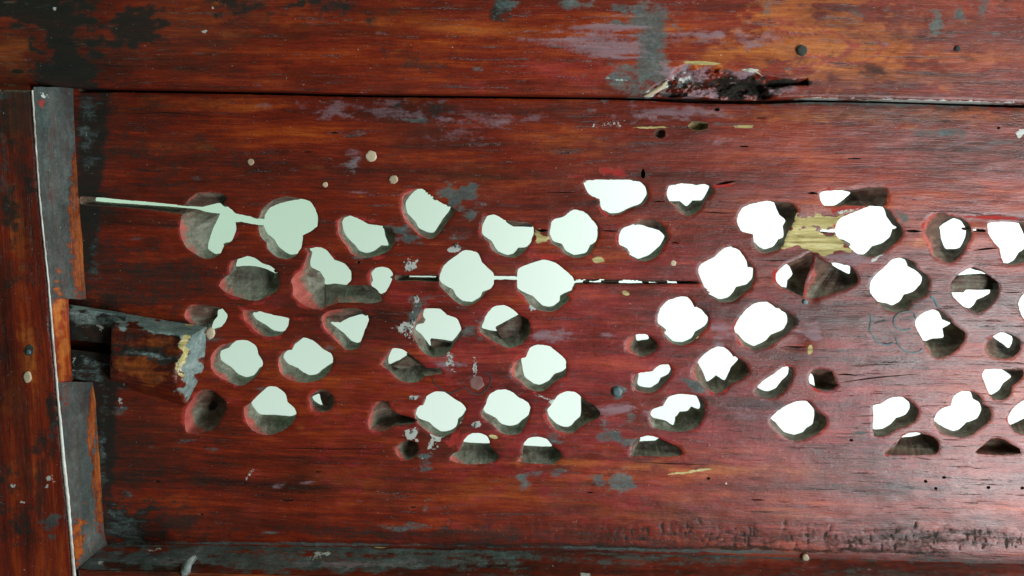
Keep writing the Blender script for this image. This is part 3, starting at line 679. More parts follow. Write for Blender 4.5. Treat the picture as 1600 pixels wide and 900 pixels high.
def match(Fp, Bp):
    """pair two closed rings by dynamic time warping"""
    D = np.hypot(Fp[:, None, 0] - Bp[None, :, 0], Fp[:, None, 1] - Bp[None, :, 1])
    i0, j0 = np.unravel_index(np.argmin(D), D.shape)
    D = np.roll(np.roll(D, -i0, 0), -j0, 1)
    D = np.concatenate([D, D[:1]], 0); D = np.concatenate([D, D[:, :1]], 1)
    n, m = D.shape; C = np.full((n, m), 1e9); C[0, 0] = D[0, 0]
    C[0, 1:] = D[0, 0] + np.cumsum(D[0, 1:]); C[1:, 0] = D[0, 0] + np.cumsum(D[1:, 0])
    Dl = D.tolist(); Cl = C.tolist()
    for i in range(1, n):
        a = Cl[i - 1]; b = Cl[i]; d = Dl[i]
        for j in range(1, m):
            b[j] = d[j] + min(a[j - 1], a[j] + .3, b[j - 1] + .3)
    i, j = n - 1, m - 1; path = []
    while (i, j) != (0, 0):
        path.append((i, j))
        if i == 0: j -= 1
        elif j == 0: i -= 1
        else:
            q = (Cl[i - 1][j - 1], Cl[i - 1][j] + .3, Cl[i][j - 1] + .3); k = q.index(min(q))
            if k == 0: i -= 1; j -= 1
            elif k == 1: i -= 1
            else: j -= 1
    path = path[::-1]
    nf, nb = len(Fp), len(Bp)
    return [((i + i0) % nf, (j + j0) % nb) for i, j in path]


BL = []
for hi, (L, (F, B, k)) in enumerate(zip(FL, HOLES)):
    c = L.mean(0)
    A3 = un(L, 0.0); A3[:, 1] += dent(L) + .0004 * (B is not None or k.get('depth', 0) > .0085) + np.array([noise.noise((x * .006, y * .02, 1.7)) for x, y in L]) * .0006
    if B is None:
        dep = k.get('depth', .003); sh = k.get('shrink', .62)
        c3 = A3.mean(0)
        B3 = c3 + (A3 - c3) * (np.array((1, 1, .9)) if k.get('groove') else sh); B3[:, 1] = dep
        path = [(i, i) for i in range(len(L))]; K = 4
    else:
        Bs = smooth_loop(B, 2.0, k.get('rag', .35), hi + .5, .34)
        if sarea(Bs) < 0: Bs = Bs[::-1]
        pth = match(L, Bs)
        back = un(Bs, PT); b3 = {}
        seq = []
        for (i, j) in pth:
            perp = A3[i].copy(); perp[1] = PT
            if np.hypot(*(L[i] - Bs[j])) < k.get('thr', 2.6):
                pp = proj(perp[None])
                q = perp if not inpoly(pp, L)[0] else back[j]
            else: q = back[j]
            seq.append(q)
        B3 = np.array(seq); A3 = A3[[i for i, j in pth]]; L_ = L[[i for i, j in pth]]
        path = [(i, i) for i in range(len(pth))]; K = 7
        BL.append(proj(B3))
    LL = L if B is None else L_
    n = len(path); ring = []
    xmid = LL[:, 0].mean(); hw = np.ptp(LL[:, 0]) / 2 + 1e-6; hh = np.ptp(LL[:, 1]) / 2 + 1e-6; ymid = LL[:, 1].mean()
    small = B is None and k.get('depth', 0) < .0085
    for r in range(K + 1):
        u = r / K
        P = A3 + (B3 - A3) * u
        if not small:
            if B is None: P[:, 1] = A3[:, 1] + (B3[:, 1] - A3[:, 1]) * math.sin(u * math.pi / 2)
            amp = .0009 * math.sin(math.pi * min(u * 1.05, 1)) * (.35 if k.get('rag', 1) < .3 else 1)
            for q in range(n):
                nv_ = noise.noise_vector((P[q, 0] * 170, P[q, 1] * 90 + hi, P[q, 2] * 170)) + .5 * noise.noise_vector((P[q, 0] * 500, P[q, 1] * 300 + hi, P[q, 2] * 500))
                P[q] += (nv_.x * amp, nv_.y * amp * .5, nv_.z * amp)
        verts.append(P); ring.append(list(range(nv, nv + n))); nv += n
        a1 = np.zeros((n, 3)); a2 = np.zeros((n, 3))
        left = np.clip(.35 - .75 * (LL[:, 0] - xmid) / hw, 0, 1)
        a1[:, 0] = k.get('red', .3) * (1 if r == 0 else np.clip(1.15 - u * 1.9, 0, 1)) * (left * .95 + .12)
        a1[:, 0] *= LL[:, 0] > 276
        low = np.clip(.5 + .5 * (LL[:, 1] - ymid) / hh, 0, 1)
        a1[:, 1] = .22 + .55 * low + (.15 if small else 0) - .34 * np.clip((LL[:, 0] - 600) / 800, 0, 1)  # dust plus painted light: lower sides paler, cuts further right darker
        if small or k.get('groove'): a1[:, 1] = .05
        a2[:, 0] = k.get('bare', 0)
        m1.append(a1); m2.append(a2); m3.append(np.zeros((n, 3)))
    for r in range(K):
        for q in range(n):
            q2 = (q + 1) % n
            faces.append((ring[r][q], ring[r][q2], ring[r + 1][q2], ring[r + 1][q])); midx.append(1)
    if B is None:
        cc = B3.mean(0); cc[1] = k.get('depth', .003) * 1.12
        verts.append(cc[None]); ci = nv; nv += 1
        m1.append(np.array([[0, .4, 0]])); m2.append(np.array([[k.get('bare', 0), 0, 0]])); m3.append(np.zeros((1, 3)))
        for q in range(n):
            faces.append((ring[K][q], ring[K][(q + 1) % n], ci)); midx.append(1)

panel = thing('carved_panel', 'worn red brown wooden panel pierced by rows of carved quatrefoil holes', 'panel', (850, 855), PT / 2)
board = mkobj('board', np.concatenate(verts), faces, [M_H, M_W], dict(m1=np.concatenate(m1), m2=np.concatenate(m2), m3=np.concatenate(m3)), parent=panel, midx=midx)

# rear face of the board, with the same openings
BLk = []
for L in BL:
    s_ = [L[0]]
    for p in L[1:]:
        if np.hypot(*(p - s_[-1])) > 1.5: s_.append(p)
    if np.hypot(*(s_[-1] - s_[0])) < 1.5: s_.pop()
    BLk.append(np.array(s_))
ob, FB, _ = slab(PANEL_OUT, PT, 14, BLk)
vb = un(ob, PT)
mkobj('back_face', vb, [tuple(int(i) for i in f) for f in FB], [M_DARK], parent=panel, smooth=False)


# ------------------------------------------------------------------ small parts of the panel
def loft(name, Fpx, yf, Bpx, yb, mat, parent, bev=.0006, attrs_tab=None, sub=6, lump=.0, base=None, cap_back=False):
    """solid between a front outline and a back outline"""
    Fp = smooth_loop(Fpx, 2.2, 0, 0, .02); Fq = np.asarray(Fpx, float); Bq = np.asarray(Bpx, float)
    # resample both edge by edge
    A, Bb = [], []
    n = len(Fq)
    for i in range(n):
        L = max(np.hypot(*(Fq[(i + 1) % n] - Fq[i])), np.hypot(*(Bq[(i + 1) % n] - Bq[i]))); m = max(1, int(L / 2.5))
        for q in range(m):
            s = q / m
            A.append(Fq[i] + (Fq[(i + 1) % n] - Fq[i]) * s); Bb.append(Bq[i] + (Bq[(i + 1) % n] - Bq[i]) * s)
    A = np.array(A); Bb = np.array(Bb)
    if sarea(A) < 0: A = A[::-1]; Bb = Bb[::-1]
    A += np.array([list(noise.noise_vector((x * .12, y * .12, 3)))[:2] for x, y in A]) * .5
    A3 = un(A, yf); B3 = un(Bb, yb)
    ovf, FF, _ = None, None, None
    c = A.mean(0); Ain = c + (A - c) * (1 - 1.4 / max(np.ptp(A[:, 0]), np.ptp(A[:, 1])) * 2)
    inner = inpoly(Ain, A)
    ovf, FF, _ = slab(A, yf, 2.6)
    front = un(ovf, yf)
    dist = distpoly(ovf, A, 6)
    front[:, 1] += bev * np.exp(-dist / 1.2) + np.array([noise.noise((x * .08, y * .08, 8)) + .5 * noise.noise((x * .3, y * .3, 8)) for x, y in ovf]) * lump
    vs = [front]; fs = [tuple(int(i) for i in f) for f in FF]; nv = len(front); pxs = [ovf]
    rings = []
    n = len(A)
    for r in range(sub + 1):
        u = r / sub
        P = A3 + (B3 - A3) * u
        if r == 0: P[:, 1] += bev
        rings.append(list(range(nv, nv + n))); nv += n; vs.append(P); pxs.append(proj(P))
    for r in range(sub):
        for q in range(n):
            q2 = (q + 1) % n
            fs.append((rings[r][q], rings[r][q2], rings[r + 1][q2], rings[r + 1][q]))
    V3 = np.concatenate(vs); PX = np.concatenate(pxs)
    at = stain(PX, attrs_tab or [], base)
    return mkobj(name, V3, fs, [mat], at, parent=parent)


def ledge(poly, y0, y1):
    return loft('ledge', poly, y0, proj(un(poly, y0) + (0, y1 - y0, 0)), y1, M_W, panel, .0005, sub=3, base=dict(dust=.42), lump=.0006)


# inner steps that the carver left standing in some cuts
ledge([(1486, 441), (1500, 432), (1542, 429), (1552, 440), (1552, 453), (1510, 453), (1506, 457), (1484, 457)], .0075, .0135)
ledge([(672, 531), (690, 533), (706, 536), (704, 548), (690, 552), (674, 546)], .008, .0135)
ledge([(774, 513), (815, 491), (832, 500), (830, 524), (800, 538), (784, 530)], .007, .0132)
ledge([(636, 556), (662, 568), (670, 580), (640, 582), (612, 572)], .008, .0132)


def disc(name, x, y, r, mat, parent, y0=0.0, h=.0007, ry=None, pts=18, ang=0.):
    ry = ry or r; P = []
    for i in range(pts):
        a = i / pts * 2 * math.pi
        u, v = r * math.cos(a) * random.uniform(.9, 1.08), ry * math.sin(a) * random.uniform(.9, 1.08)
        P.append((x + u * math.cos(ang) - v * math.sin(ang), y + u * math.sin(ang) + v * math.cos(ang)))
    P = np.array(P); c = P.mean(0)
    vs = []; fs = []
    prof = [(1.12, .0006), (1.0, -h * .7), (.8, -h), (.4, -h * 1.1)]
    for s, dy in prof:
        q = un(c + (P - c) * s, y0); q[:, 1] += dy; vs.append(q)
    q = un([c], y0); q[:, 1] -= h; vs.append(q)
    n = pts
    for r_ in range(3):
        for i in range(n): fs.append((r_ * n + i, r_ * n + (i + 1) % n, (r_ + 1) * n + (i + 1) % n, (r_ + 1) * n + i))
    for i in range(n): fs.append((3 * n + i, 3 * n + (i + 1) % n, 4 * n))
    return mkobj(name, np.concatenate(vs), fs, [mat], None, parent=parent)


for x, y, r in ((392, 253, 5), (580, 244, 8.5), (614.5, 280.5, 6.5), (508, 288.5, 4), (1052, 411, 4.5), (1259, 872, 5)):
    disc('wooden_peg', x, y, r, M_PEG, panel, y0=dent(np.array([[x, y]]))[0] - (.0002 if y < 860 else .002), h=.0004)
disc('wooden_peg', 745, 598, 11.5, M_DULL, panel, h=.0003)
disc('wooden_peg', 328.5, 521, 6.5, M_PEG, panel, ry=8.5, y0=-.0006)
disc('tack', 964.5, 612, 7.5, M_NAIL, panel, h=.0016)
disc('tack', 1258, 472, 4, M_NAIL, panel, h=.001)
# crumbs of putty and old paint
for x, y, sx, sy, cnt, r0 in ([(a, b, c, d, max(3, int(e * .7)), f * .85) for a, b, c, d, e, f in ((645, 512, 15, 17, 34, 3.0), (653, 472, 8, 8, 8, 2.4), (714, 386, 8, 4, 7, 2.6), (637, 411, 5, 5, 6, 2.2), (638, 421, 5, 4, 5, 2.2), (706, 562, 4, 15, 10, 2.2), (744, 570, 1.5, 12, 8, 2.0), (747, 664, 6, 4, 6, 2.4), (864, 630, 16, 5, 9, 1.9), (642, 676, 6, 7, 6, 2.6), (646, 622, 6, 2, 4, 2.4), (682, 690, 5, 14, 7, 2.4), (724, 566, 6, 5, 5, 1.6), (834, 480, 5, 3, 4, 2.6))]):
    vs = []; fs = []; nv = 0
    for q in range(cnt):
        x_, y_ = random.gauss(x, sx * .55), random.gauss(y, sy * .55); r = r0 * random.uniform(.5, 1.25)
        if any(inpoly(np.array([[x_, y_]]), L)[0] or distpoly(np.array([[x_, y_]]), L).min() < r * .8 for L in FL): continue
        k_ = 7; P = [(x_ + r * math.cos(i / k_ * 6.283) * random.uniform(.6, 1.2), y_ + r * math.sin(i / k_ * 6.283) * random.uniform(.6, 1.2)) for i in range(k_)]
        a = un(P, .0004); b = un(np.array(P) * .6 + np.array([x_, y_]) * .4, -.0011 * random.uniform(.4, 1.)); cc = un([(x_, y_)], -.0013 * random.uniform(.4, 1))
        vs += [a, b, cc]
        for i in range(k_):
            fs.append((nv + i, nv + (i + 1) % k_, nv + k_ + (i + 1) % k_, nv + k_ + i)); fs.append((nv + k_ + i, nv + k_ + (i + 1) % k_, nv + 2 * k_))
        nv += 2 * k_ + 1
    if vs: mkobj('putty_crumbs', np.concatenate(vs), fs, [M_PUTTY], None, parent=panel, smooth=False)


def ink(pts, wd, mat):
    P = np.array(pts, float)
    S = []
    for i in range(len(P) - 1):
        p0 = P[max(i - 1, 0)]; p1 = P[i]; p2 = P[i + 1]; p3 = P[min(i + 2, len(P) - 1)]
        m = max(2, int(np.hypot(*(p2 - p1)) / 2))
        for k_ in range(m):
            t = k_ / m
            S.append(.5 * ((2 * p1) + (p2 - p0) * t + (2 * p0 - 5 * p1 + 4 * p2 - p3) * t * t + (3 * p1 - p0 - 3 * p2 + p3) * t ** 3))
    S.append(P[-1]); S = np.array(S); T = np.gradient(S, axis=0); T /= np.hypot(T[:, 0], T[:, 1])[:, None] + 1e-9
    N = np.stack([-T[:, 1], T[:, 0]], 1); vs = []; fs = []
    w_ = np.array([wd * (.6 + .7 * abs(noise.noise((x * .1, y * .1, 4)))) * (.3 if i in (0, len(S) - 1) else 1) for i, (x, y) in enumerate(S)])
    yy = dent(S) + np.array([noise.noise((x * .006, y * .02, 1.7)) for x, y in S]) * .0006 - .00035
    L3 = un(S - N * w_[:, None] / 2, yy); R3 = un(S + N * w_[:, None] / 2, yy)
    n = len(S)
    for i in range(n - 1): fs.append((i, i + 1, n + i + 1, n + i))
    return mkobj('ink_line', np.concatenate([L3, R3]), fs, [mat], None, parent=panel)


ink([(1361, 491), (1361, 503), (1359, 513), (1363, 523), (1372, 534), (1384, 539), (1397, 535)], 2.4, M_INK)
ink([(1400, 527), (1404, 539), (1414, 548), (1425, 551), (1437, 549), (1442, 544)], 2.6, M_INK)
ink([(1431, 498), (1428, 489), (1418, 487), (1405, 490), (1398, 497), (1397, 505), (1401, 512), (1412, 516), (1424, 514)], 2.4, M_INK)
ink([(1454, 463), (1461, 469), (1466, 480)], 4, M_INK)
ink([(1385, 500), (1376, 503), (1366, 506)], 2, M_INKD)
ink([(675, 590), (680, 599), (690, 608), (702, 614), (716, 610), (724, 606)], 2.2, M_INKD)
ink([(726, 604), (736, 613), (748, 616), (760, 609), (766, 597), (766, 586), (756, 582)], 2.6, M_INKD)

# ------------------------------------------------------------------ frame: top rail with the broken knot
YR = -.012
def raildent(px):
    d = np.zeros(len(px))
    cav = [(1004,148),(1028,128),(1046,122),(1052,108),(1075,98),(1120,103),(1160,116),(1180,110),(1200,118),(1232,124),(1262,121),(1264,134),(1240,137),(1222,142),(1208,157),(1130,160),(1080,152),(1060,158),(1010,158)]
    deep = [(1098,122),(1125,120),(1160,124),(1192,130),(1204,142),(1206,158),(1132,160),(1120,150),(1104,138),(1096,130)]
    tail = [(1195,124),(1230,127),(1250,126),(1262,122),(1264,133),(1236,134),(1214,137),(1200,136)]
    knob = [(1040,126),(1050,124),(1054,132),(1048,134),(1040,134)]
    low = [(1030,147),(1050,140),(1075,142),(1076,152),(1030,153)]
    for P, dep, soft in ((cav, .0028, 8), (deep, .0105, 4), (tail, .006, 2.5), (knob, .004, 2), (low, .005, 3)):
        P = np.array(P, float); ins = inpoly(px, P); e = distpoly(px, P, 30)
        d = np.maximum(d, np.where(ins, dep * np.clip(e / soft, 0, 1), 0))
    m = inpoly(px, np.array(cav, float))
    i = np.nonzero(m)[0]
    for k_ in i:
        x, y = px[k_]
        r = noise.noise((x * .05, y * .11, 3)) * .0022 + noise.noise((x * .14, y * .3, 6)) * .0013 + abs(noise.noise((x * .3, y * .5, 6))) * .0008
        d[k_] = max(0, d[k_] + r * min(1, d[k_] / .002))
    return d


def frame_piece(name, outline, y0, yb, tab, mat, parent, spacing=3.4, dent_fn=None, fine=(), base=None, bev=.0011, und_amp=.0004, vert=False):
    ovf, FF, o2 = slab(outline, y0, spacing, fine=fine)
    P = un(ovf, y0); dist = distpoly(ovf, o2, 8)
    P[:, 1] += bev * np.exp(-(dist / 1.6) ** 1.5)
    sx, sy = (.02, .006) if vert else (.006, .02)
    P[:, 1] += np.array([noise.noise((x * sx, y * sy, 2.2)) for x, y in ovf]) * und_amp
    if dent_fn is not None: P[:, 1] += dent_fn(ovf)
    n0 = len(P); n = len(o2); vs = [P]; pxs = [ovf]; fs = [tuple(int(i) for i in f) for f in FF]; nv = n0; rings = []
    o3 = un(o2, y0)
    for r in range(4):
        q = o3.copy(); q[:, 1] = y0 + bev + (yb - y0) * r / 3 + np.array([noise.noise((x * sx, y * sy, 2.2)) for x, y in o2]) * und_amp * (r == 0)
        if dent_fn is not None and r < 3: q[:, 1] += dent_fn(o2) * (1 - r / 3)
        vs.append(q); pxs.append(o2); rings.append(list(range(nv, nv + n))); nv += n
    for r in range(3):
        for q in range(n): fs.append((rings[r][q], rings[r][(q + 1) % n], rings[r + 1][(q + 1) % n], rings[r + 1][q]))
    PX = np.concatenate(pxs)
    return mkobj(name, np.concatenate(vs), fs, [mat], stain(PX, tab, base), parent=parent)


RAIL = [
 ('dark',60,15,70,26,0,1.2),('dark',105,45,34,40,0,1.1),('dark',105,108,52,40,0,1.3),('dark',200,45,55,30,0,1.0),('dark',195,62,20,14,0,.7),('dark',165,92,30,10,0,.6),('dark',380,15,50,22,0,.8),('dark',290,110,60,12,0,.35),('dark',20,50,30,30,0,.3),
 ('dust',60,10,40,12,0,.2),('dark',475,6,60,10,0,.9),('dark',620,18,16,6,0,.7),('dark',535,12,20,10,0,.8),('dark',578,30,10,25,-20,.6),('dark',600,78,8,24,0,.5),('dark',785,14,17,16,0,.95),('dust',790,10,20,16,0,.7),('dark',660,92,50,20,0,.45),('dark',405,10,20,14,0,.7),
 ('violet',1100,60,120,14,0,.6),('dust',1018,70,30,90,0,.95,'box'),('dust',1005,25,46,24,0,.75),('dust',985,100,40,30,0,.5),('dust',980,130,40,18,0,.85),('dark',1000,132,38,14,0,.5),('dust',900,8,30,8,0,.6),
 ('orange',1300,58,110,56,15,1.3),('orange',1385,70,16,50,-10,1.3),('orange',1250,32,40,8,-3,1),('orange',1180,80,120,22,0,.8),('orange',1370,60,26,40,0,.9),('orange',1450,100,140,40,0,.45),('orange',700,40,260,34,0,.35),('orange',300,90,180,30,0,.22),('orange',1330,120,60,16,-20,.5),('orange',20,90,30,36,0,.6),('orange',1330,40,190,40,0,.45),
 ('mag',930,120,170,26,0,.5),('mag',1160,30,120,30,0,.4),('mag',1530,40,90,40,0,.35),
 ('wear_sheen',1500,80,190,80,0,.4),('wear_sheen',1300,130,260,14,1,.4),
 ('dust',1200,18,10,8,0,.6),('dust',1340,20,14,14,0,.55),('dust',1462,28,12,18,10,.75),('dust',1500,25,12,14,0,.7),('dust',1555,52,16,8,0,.6),('dust',1535,10,8,16,0,.6),
 ('violet',1080,112,36,14,0,.9),('dust',1072,118,14,16,-30,1),('pale',1030,138,20,5,-38,.9),('pale',1175,110,12,3,0,.9),('violet',1165,116,30,8,0,.9),('violet',1225,142,26,7,-12,1),('bare',1100,98,34,3,3,.7),('violet',1095,148,30,8,0,.8),
 ('pale',1070,120,11,8,-30,.7),('dark',1160,140,56,22,6,1.6),('dark',1236,130,30,6,0,1.1),('dark',1047,129,7,6,0,1.1),('dark',1050,147,26,6,0,.9),  # dark patches paint shade into the hollows of the broken knot
 ('pale',1450,157,200,.8,1.2,.62),('pale',1290,153,60,1.,1.,.5),('pale',960,124,36,1.6,5,.5),('pale',575,107,18,1.4,0,.5),('pale',85,14,3,3,0,.9),('pale',318,49,6,3,0,.55),('pale',332,12,3,3,0,.8),  # the two long thin lines are a painted highlight on the lower edge
]
for q in range(46):
    yy_ = random.gauss(68, 17); x0_ = 790 + 2.6 * abs(yy_ - 62) + random.uniform(0, 60)
    RAIL.append(('violet', (x0_ + 1030) / 2, yy_, (1030 - x0_) / 2, random.uniform(1.2, 3.6), random.uniform(-1, 3), random.uniform(.45, .95)))
for kx in range(5):                      # pointed grain round the worn knot
    for q in range(40):
        t_ = q / 39 * 2 - 1; wx_ = 1410 - kx * 24
        RAIL.append(('mag' if kx % 2 else 'dark', wx_ - 210 * t_ * t_ * (1 - kx * .12), 72 + t_ * (50 - kx * 7) + 6 * math.sin(q * .5), 8, 2.2, -40 * t_, .40 if kx % 2 == 0 else .7))
for q in range(60):
    RAIL.append((random.choice(('dark','dark','violet','orange','dust')), random.uniform(0, 1600), random.uniform(0, 130), random.uniform(5, 24), random.uniform(2, 6), random.uniform(-8, 8), random.uniform(.35, .58)))
rail = thing('frame_rail', 'upper frame board with an orange worn spot and a dark broken knot on its edge', 'frame rail', (800, 150), YR, 'long frame boards above and below the panel')
low = [(-90, 150), (44, 150), (46, 134), (75, 135), (200, 137.5), (400, 141), (560, 145), (800, 147.5), (1004, 150), (1060, 152), (1080, 150), (1130, 154), (1208, 154), (1265, 152.5), (1400, 155.5), (1690, 163)]
frame_piece('board', [(-90, -70), (1690, -70)] + low[::-1], YR, .012, RAIL, M_H, rail, 3.2, raildent, fine=[(1000, 92, 1270, 152, 1.5)], bev=.0012)
disc('wooden_peg', 1253, 79, 8, M_DARK, rail, y0=YR - .0004, h=.0012)
disc('nail', 1496, 76, 4.5, M_DARK, rail, y0=YR - .0002)

# splinters standing proud round the broken knot
def splinter(pts, wd, y0, parent, mat=M_PEG):
    P = np.array(pts, float); T = np.gradient(P, axis=0); T /= np.hypot(T[:, 0], T[:, 1])[:, None]; N = np.stack([-T[:, 1], T[:, 0]], 1)
    ww = np.array(wd)[:, None] / 2; n = len(P)
    a = un(P - N * ww, y0 + .0012); b = un(P, y0 - .0008); c = un(P + N * ww, y0 + .0012)
    fs = []
    for i in range(n - 1):
        fs += [(i, i + 1, n + i + 1, n + i), (n + i, n + i + 1, 2 * n + i + 1, 2 * n + i)]
    return mkobj('splinter', np.concatenate([a, b, c]), fs, [mat], None, parent=parent)
for a_, b_ in ((911, 921), (939, 967), (1003, 1014), (1024, 1043)):
    splinter([(a_, 439.6), ((a_ + b_) / 2, 440.4), (b_, 440.6)], (3, 6.5, 4), .0035, panel, M_DULLW)
splinter([(1006, 150), (1016, 146), (1026, 141), (1036, 134), (1041, 127)], (3, 7, 8, 8, 3), YR, rail)
splinter([(1163, 112), (1172, 109), (1181, 112), (1190, 118)], (2, 4, 4, 1), YR, rail)

# ------------------------------------------------------------------ frame: stile with its worn bead
YS = -.030
bl = [(49, 141), (54, 219), (60, 305), (68, 383), (74, 440), (80, 520), (85, 579), (89, 627), (92, 662), (97, 727), (103, 780), (107, 820), (113, 900), (117, 950)]
br = [(52, 141), (57, 219), (63, 305), (71, 383), (77, 440), (84, 520), (89, 579), (93, 627), (97, 662), (103, 727), (109, 780), (112, 820), (119, 900), (124, 950)]
STI = [('dark',8,200,16,70,0,.7),('dark',15,330,20,40,0,.7),('dark',45,290,10,22,0,.85),('dark',30,430,40,30,0,.5),('dust',5,280,8,80,0,.4),('orange',28,180,20,50,0,.5),('orange',25,350,24,60,0,.45),('orange',40,560,20,50,0,.5),('orange',20,620,24,60,0,.4),('orange',30,740,30,40,0,.35),
       ('dark',80,640,12,40,0,.8),('dust',82,670,8,30,0,.6),('dark',65,690,18,30,0,.7),('dark',10,740,20,40,0,.6),('dark',35,820,30,30,0,.6),('pale',78,750,13,7,10,.5),('pale',20,760,10,4,0,.4),('pale',36,784,6,4,40,.4),('dust',85,812,12,14,-20,.85),('dark',20,545,40,30,0,.3),('dark',75,170,3,30,0,.2),('dust',2,150,30,6,0,.7)]
stile = thing('frame_stile', 'upright frame board with a white worn edge line, beside the panel', 'frame stile', (60, 890), YS)
frame_piece('board', [(-90, 138), (49, 141)] + bl[1:] + [(-90, 950)], YS, -.0125, STI, M_V, stile, 3.2, vert=True)
vs = []; fs = []
bl_, br_ = [], []
for a, b in zip(range(len(bl) - 1), range(1, len(bl))):
    for k_ in range(14):
        t = k_ / 14
        p = np.array(bl[a]) * (1 - t) + np.array(bl[b]) * t; q = np.array(br[a]) * (1 - t) + np.array(br[b]) * t
        j = noise.noise((p[1] * .08, 2, 1)) * .5 + noise.noise((p[1] * .4, 5, 1)) * .3
        bl_.append(p + (j, 0)); br_.append(q + (noise.noise((p[1] * .1, 7, 1)) * .6 + j, 0))
bl_ = np.array(bl_); br_ = np.array(br_); n = len(bl_)
vs = [un(bl_, YS + .004), un(bl_, YS - .0002), un((bl_ + br_) / 2, YS - .0012), un(br_, YS - .0002), un(br_, YS + .003)]
for r in range(4):
    for i in range(n - 1): fs.append((r * n + i, r * n + i + 1, (r + 1) * n + i + 1, (r + 1) * n + i))
mkobj('edge_bead', np.concatenate(vs), fs, [M_PALE], None, parent=stile)
disc('nail', 46, 547, 7, M_DARK, stile, y0=YS, ry=9, h=.0006)
disc('nail', 45, 550, 3.5, M_NAIL, stile, y0=YS - .0008, h=.001)
disc('wooden_peg', 43.5, 589, 6, M_PEG, stile, y0=YS - .0003, ry=8.5)


# ------------------------------------------------------------------ lining strips between frame and panel
def strip(name, rows, yf, yb, parent, tab, mat, nu=26, dens=3.0, base=None, lump=.0006):
    """rows of (front edge, back edge) photo positions"""
    R = []
    for i in range(len(rows) - 1):
        (f0, b0), (f1, b1) = rows[i], rows[i + 1]
        m = max(1, int(max(np.hypot(f1[0] - f0[0], f1[1] - f0[1]), np.hypot(b1[0] - b0[0], b1[1] - b0[1])) / dens))
        for k_ in range(m):
            t = k_ / m
            R.append((np.array(f0) * (1 - t) + np.array(f1) * t, np.array(b0) * (1 - t) + np.array(b1) * t))
    R.append((np.array(rows[-1][0], float), np.array(rows[-1][1], float)))
    vs = []; fs = []; nr = len(R)
    for f, b in R:
        f3 = un([f], yf)[0]; b3 = un([b], yb)[0]
        for u in range(nu + 1):
            t = u / nu; p = f3 + (b3 - f3) * t
            nz = noise.noise_vector(p * 60) + .5 * noise.noise_vector(p * 240)
            p = p + np.array(nz) * lump * min(1, 4 * t, 4 * (1 - t) + .2)
            vs.append(p)
    for i in range(nr - 1):
        for u in range(nu):
            a = i * (nu + 1) + u; fs.append((a, a + 1, a + nu + 2, a + nu + 1))
    vs = np.array(vs)
    return mkobj(name, vs, fs, [mat], stain(proj(vs), tab, base), parent=parent)


LIN = [('orange',117,300,6,90,3,1.3),('orange',124,370,6,80,3,1.3),('orange',128,420,10,40,0,1),('orange',92,480,9,40,5,1.0),('orange',98,560,9,45,5,.8),('orange',144,650,5,50,4,1.2),('orange',152,730,6,60,4,1.2),('orange',155,790,7,30,4,1.),('orange',122,845,8,30,10,1.),
       ('red',66,160,6,8,0,.7),('red',98,300,8,30,0,.2),('dust',90,220,26,90,0,.72),('dust',95,330,22,110,4,.74),('dust',112,170,24,40,0,.7),('dust',128,445,10,10,0,.6),('dust',118,640,24,50,0,.8),('dust',118,740,16,90,3,.78),('pale',68,148,9,5,20,.5),
       ('dust',80,440,10,60,5,.6),('dust',96,570,6,40,0,.2),('dust',150,700,4,130,3,.55),('dust',120,250,4,120,3,.55),('dark',160,800,6,30,0,.5)]
lin = thing('lining_strip', 'upright grey dusted lining strip with orange streaks beside the white worn edge', 'lining strip', (120, 880), -.015, 'dusty lining strips inside the frame')
LIN_REF['t'] = LIN
g = dict(dust=.85)
strip('strip_face', [((52, 136), (117, 136)), ((57, 219), (120, 219)), ((63, 305), (125, 305)), ((71, 383), (132, 383)), ((79.5, 467), (137.5, 467))], YS + .001, .0015, lin, LIN, M_V, base=g)
strip('strip_face', [((79.5, 467), (107, 467)), ((84, 520), (109, 520)), ((91, 597), (112, 597))], YS + .001, -.0165, lin, LIN, M_V, nu=12, base=dict(dust=.1))
strip('strip_face', [((91, 597), (147, 597)), ((93, 627), (152, 627)), ((97, 662), (154, 662)), ((103, 727), (159, 727)), ((109, 780), (162, 780)), ((113, 830), (165, 830)), ((119.5, 890), (170, 848.5))], YS + .001, .0015, lin, LIN, M_V, base=g)

BOT = [('dust',230,872,60,14,5,.95),('dust',420,880,120,18,2,.8),('dust',330,870,80,16,2,.85),('dust',620,872,240,16,1,.75),('dust',500,858,500,4,1,.85),('dust',1000,876,300,8,1,.5),('dust',1300,872,400,4,1.5,.75),('dust',150,880,40,30,0,.9),('violet',300,876,60,10,0,.4),('violet',600,880,200,10,0,.35),('dust',560,882,60,10,10,.7),
       ('pale',240,858,12,4,-10,.3),('pale',500,868,14,6,-5,.6),('dark',500,872,26,9,-5,.5),('bare',595,855,16,2,0,.6),('pale',160,880,7,4,0,.7),('pale',915,899,8,4,10,.8),('dark',900,895,600,8,1,.3),('mag',1200,890,500,20,0,.3)]
lb = thing('lining_strip', 'long lining strip thick with grey green dust, lying under the panel', 'lining strip', (800, 880), -.015, 'dusty lining strips inside the frame')
strip('strip_face', [((121.5, 889.5), (170, 848.5)), ((160, 890.5), (200, 849)), ((230, 892.5), (262, 849.5)), ((300, 894), (330, 850)), ((528, 900), (550, 852)), ((900, 909), (900, 859.5)), ((1250, 917), (1250, 869.5)), ((1690, 928), (1690, 882))], YS + .001, .0015, lb, BOT, M_LB, dens=4, base=dict(dust=.22, dark=.40), lump=.0007)
loft('dust_clump', [(283, 894), (286, 884), (294, 874), (303, 868), (306, 872), (298, 882), (297, 893), (292, 900), (284, 900)], -.034, [(281, 894), (285, 882), (293, 872), (305, 866), (308, 872), (300, 884), (299, 895), (292, 902), (283, 902)], -.02, M_PUTTY, lb, sub=3, lump=.001)

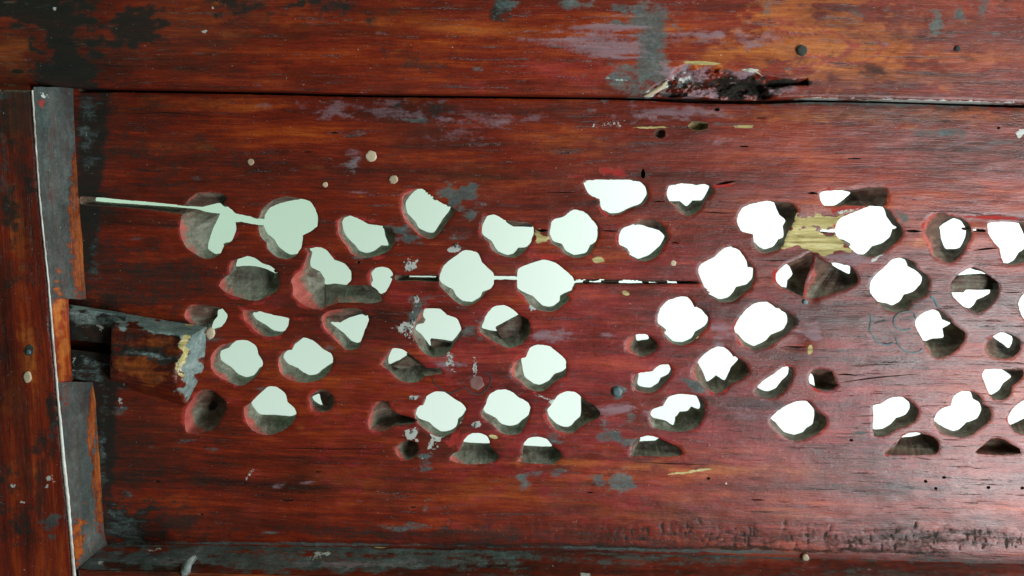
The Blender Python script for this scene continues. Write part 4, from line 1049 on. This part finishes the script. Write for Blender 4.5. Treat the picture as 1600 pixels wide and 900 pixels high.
br2 = thing('frame_rail', 'plain brown lower frame board under the long dusty strip', 'frame rail', (800, 960), YS, 'long frame boards above and below the panel')
frame_piece('board', [(121, 892), (300, 896), (528, 902), (900, 911), (1250, 919), (1690, 930), (1690, 1000), (126, 1000)], YS, .012, [('orange', 400, 900, 200, 10, 0, .5)], M_H, br2, 4.0)

# ------------------------------------------------------------------ batten stub through the lining
bt = thing('wooden_batten', 'short stub of dusty batten, lit faces painted paler, jutting from the upright strip over the panel', 'batten', (240, 600), -.01)
BT = [('dark',205,553,34,11,0,1.2),('dark',258,558,28,12,10,1.2),('dark',235,590,20,8,0,.5),('dust',230,556,40,7,5,.5),('orange',245,535,40,16,5,.7),('orange',220,578,50,20,8,.75),('dust',250,502,110,12,9.5,1.5),('dust',290,515,40,10,9.5,1.4),('dust',305,560,16,70,8,1.5),('dust',300,620,14,20,0,1.2),('bare',284,556,7,40,14,.75),('pale',281,572,4,18,8,.45)]  # strong dust on top and right faces also paints the light there
loft('batten_end', [(174, 516), (181, 510), (299, 525), (285, 548), (277, 573), (275, 602), (172, 588)], -.024,
     [(176, 496), (182, 488), (323, 511), (321, 545), (318, 578), (290, 634), (172, 600)], -.0005, M_BT, bt, .0009, BT, sub=18, lump=.0009, base=dict(dark=.15))
loft('batten_tongue', [(106, 480), (195, 493), (195, 541), (107, 530)], -.0145, [(104, 475), (195, 489), (195, 541), (107, 530)], -.001, M_BT, bt, .0006, [('dust', 150, 481, 60, 5, 9, 1.1), ('dust', 150, 500, 50, 16, 8, .55), ('pale', 157, 511, 7, 5, 10, .5)], sub=8, base=dict(dark=.75), lump=.0006)  # dust band along the top also paints light on that face
loft('batten_tongue', [(108, 546), (195, 557), (195, 607), (147, 598), (108, 591)], -.0125, [(108, 546), (195, 557), (195, 607), (147, 598), (108, 591)], -.001, M_BT, bt, .0006, [('dust', 130, 580, 30, 16, 8, .5), ('pale', 115, 570, 4, 14, 0, .35)], sub=8, base=dict(dark=.8), lump=.0006)

# ------------------------------------------------------------------ pale wall behind the panel
s = NT('pale_wall')
nn = s.noise((3, 3, 3), 1, 4, .5)
s.lk(s.mix(nn, (.74, .80, .74), (.80, .84, .80)), s.b.inputs['Base Color']); s.b.inputs['Roughness'].default_value = .9
X = 1.6
mk = mkobj('backdrop_wall', [(-X, .62, -1.2), (X, .62, -1.2), (X, .62, 1.2), (-X, .62, 1.2), (-X, .66, -1.2), (X, .66, -1.2), (X, .66, 1.2), (-X, .66, 1.2)],
           [(0, 1, 2, 3), (5, 4, 7, 6), (0, 4, 5, 1), (3, 2, 6, 7), (0, 3, 7, 4), (1, 5, 6, 2)], [s.m], smooth=False)
mk['kind'] = 'structure'
for o in bpy.data.objects:
    if '_loc' in o: del o['_loc']
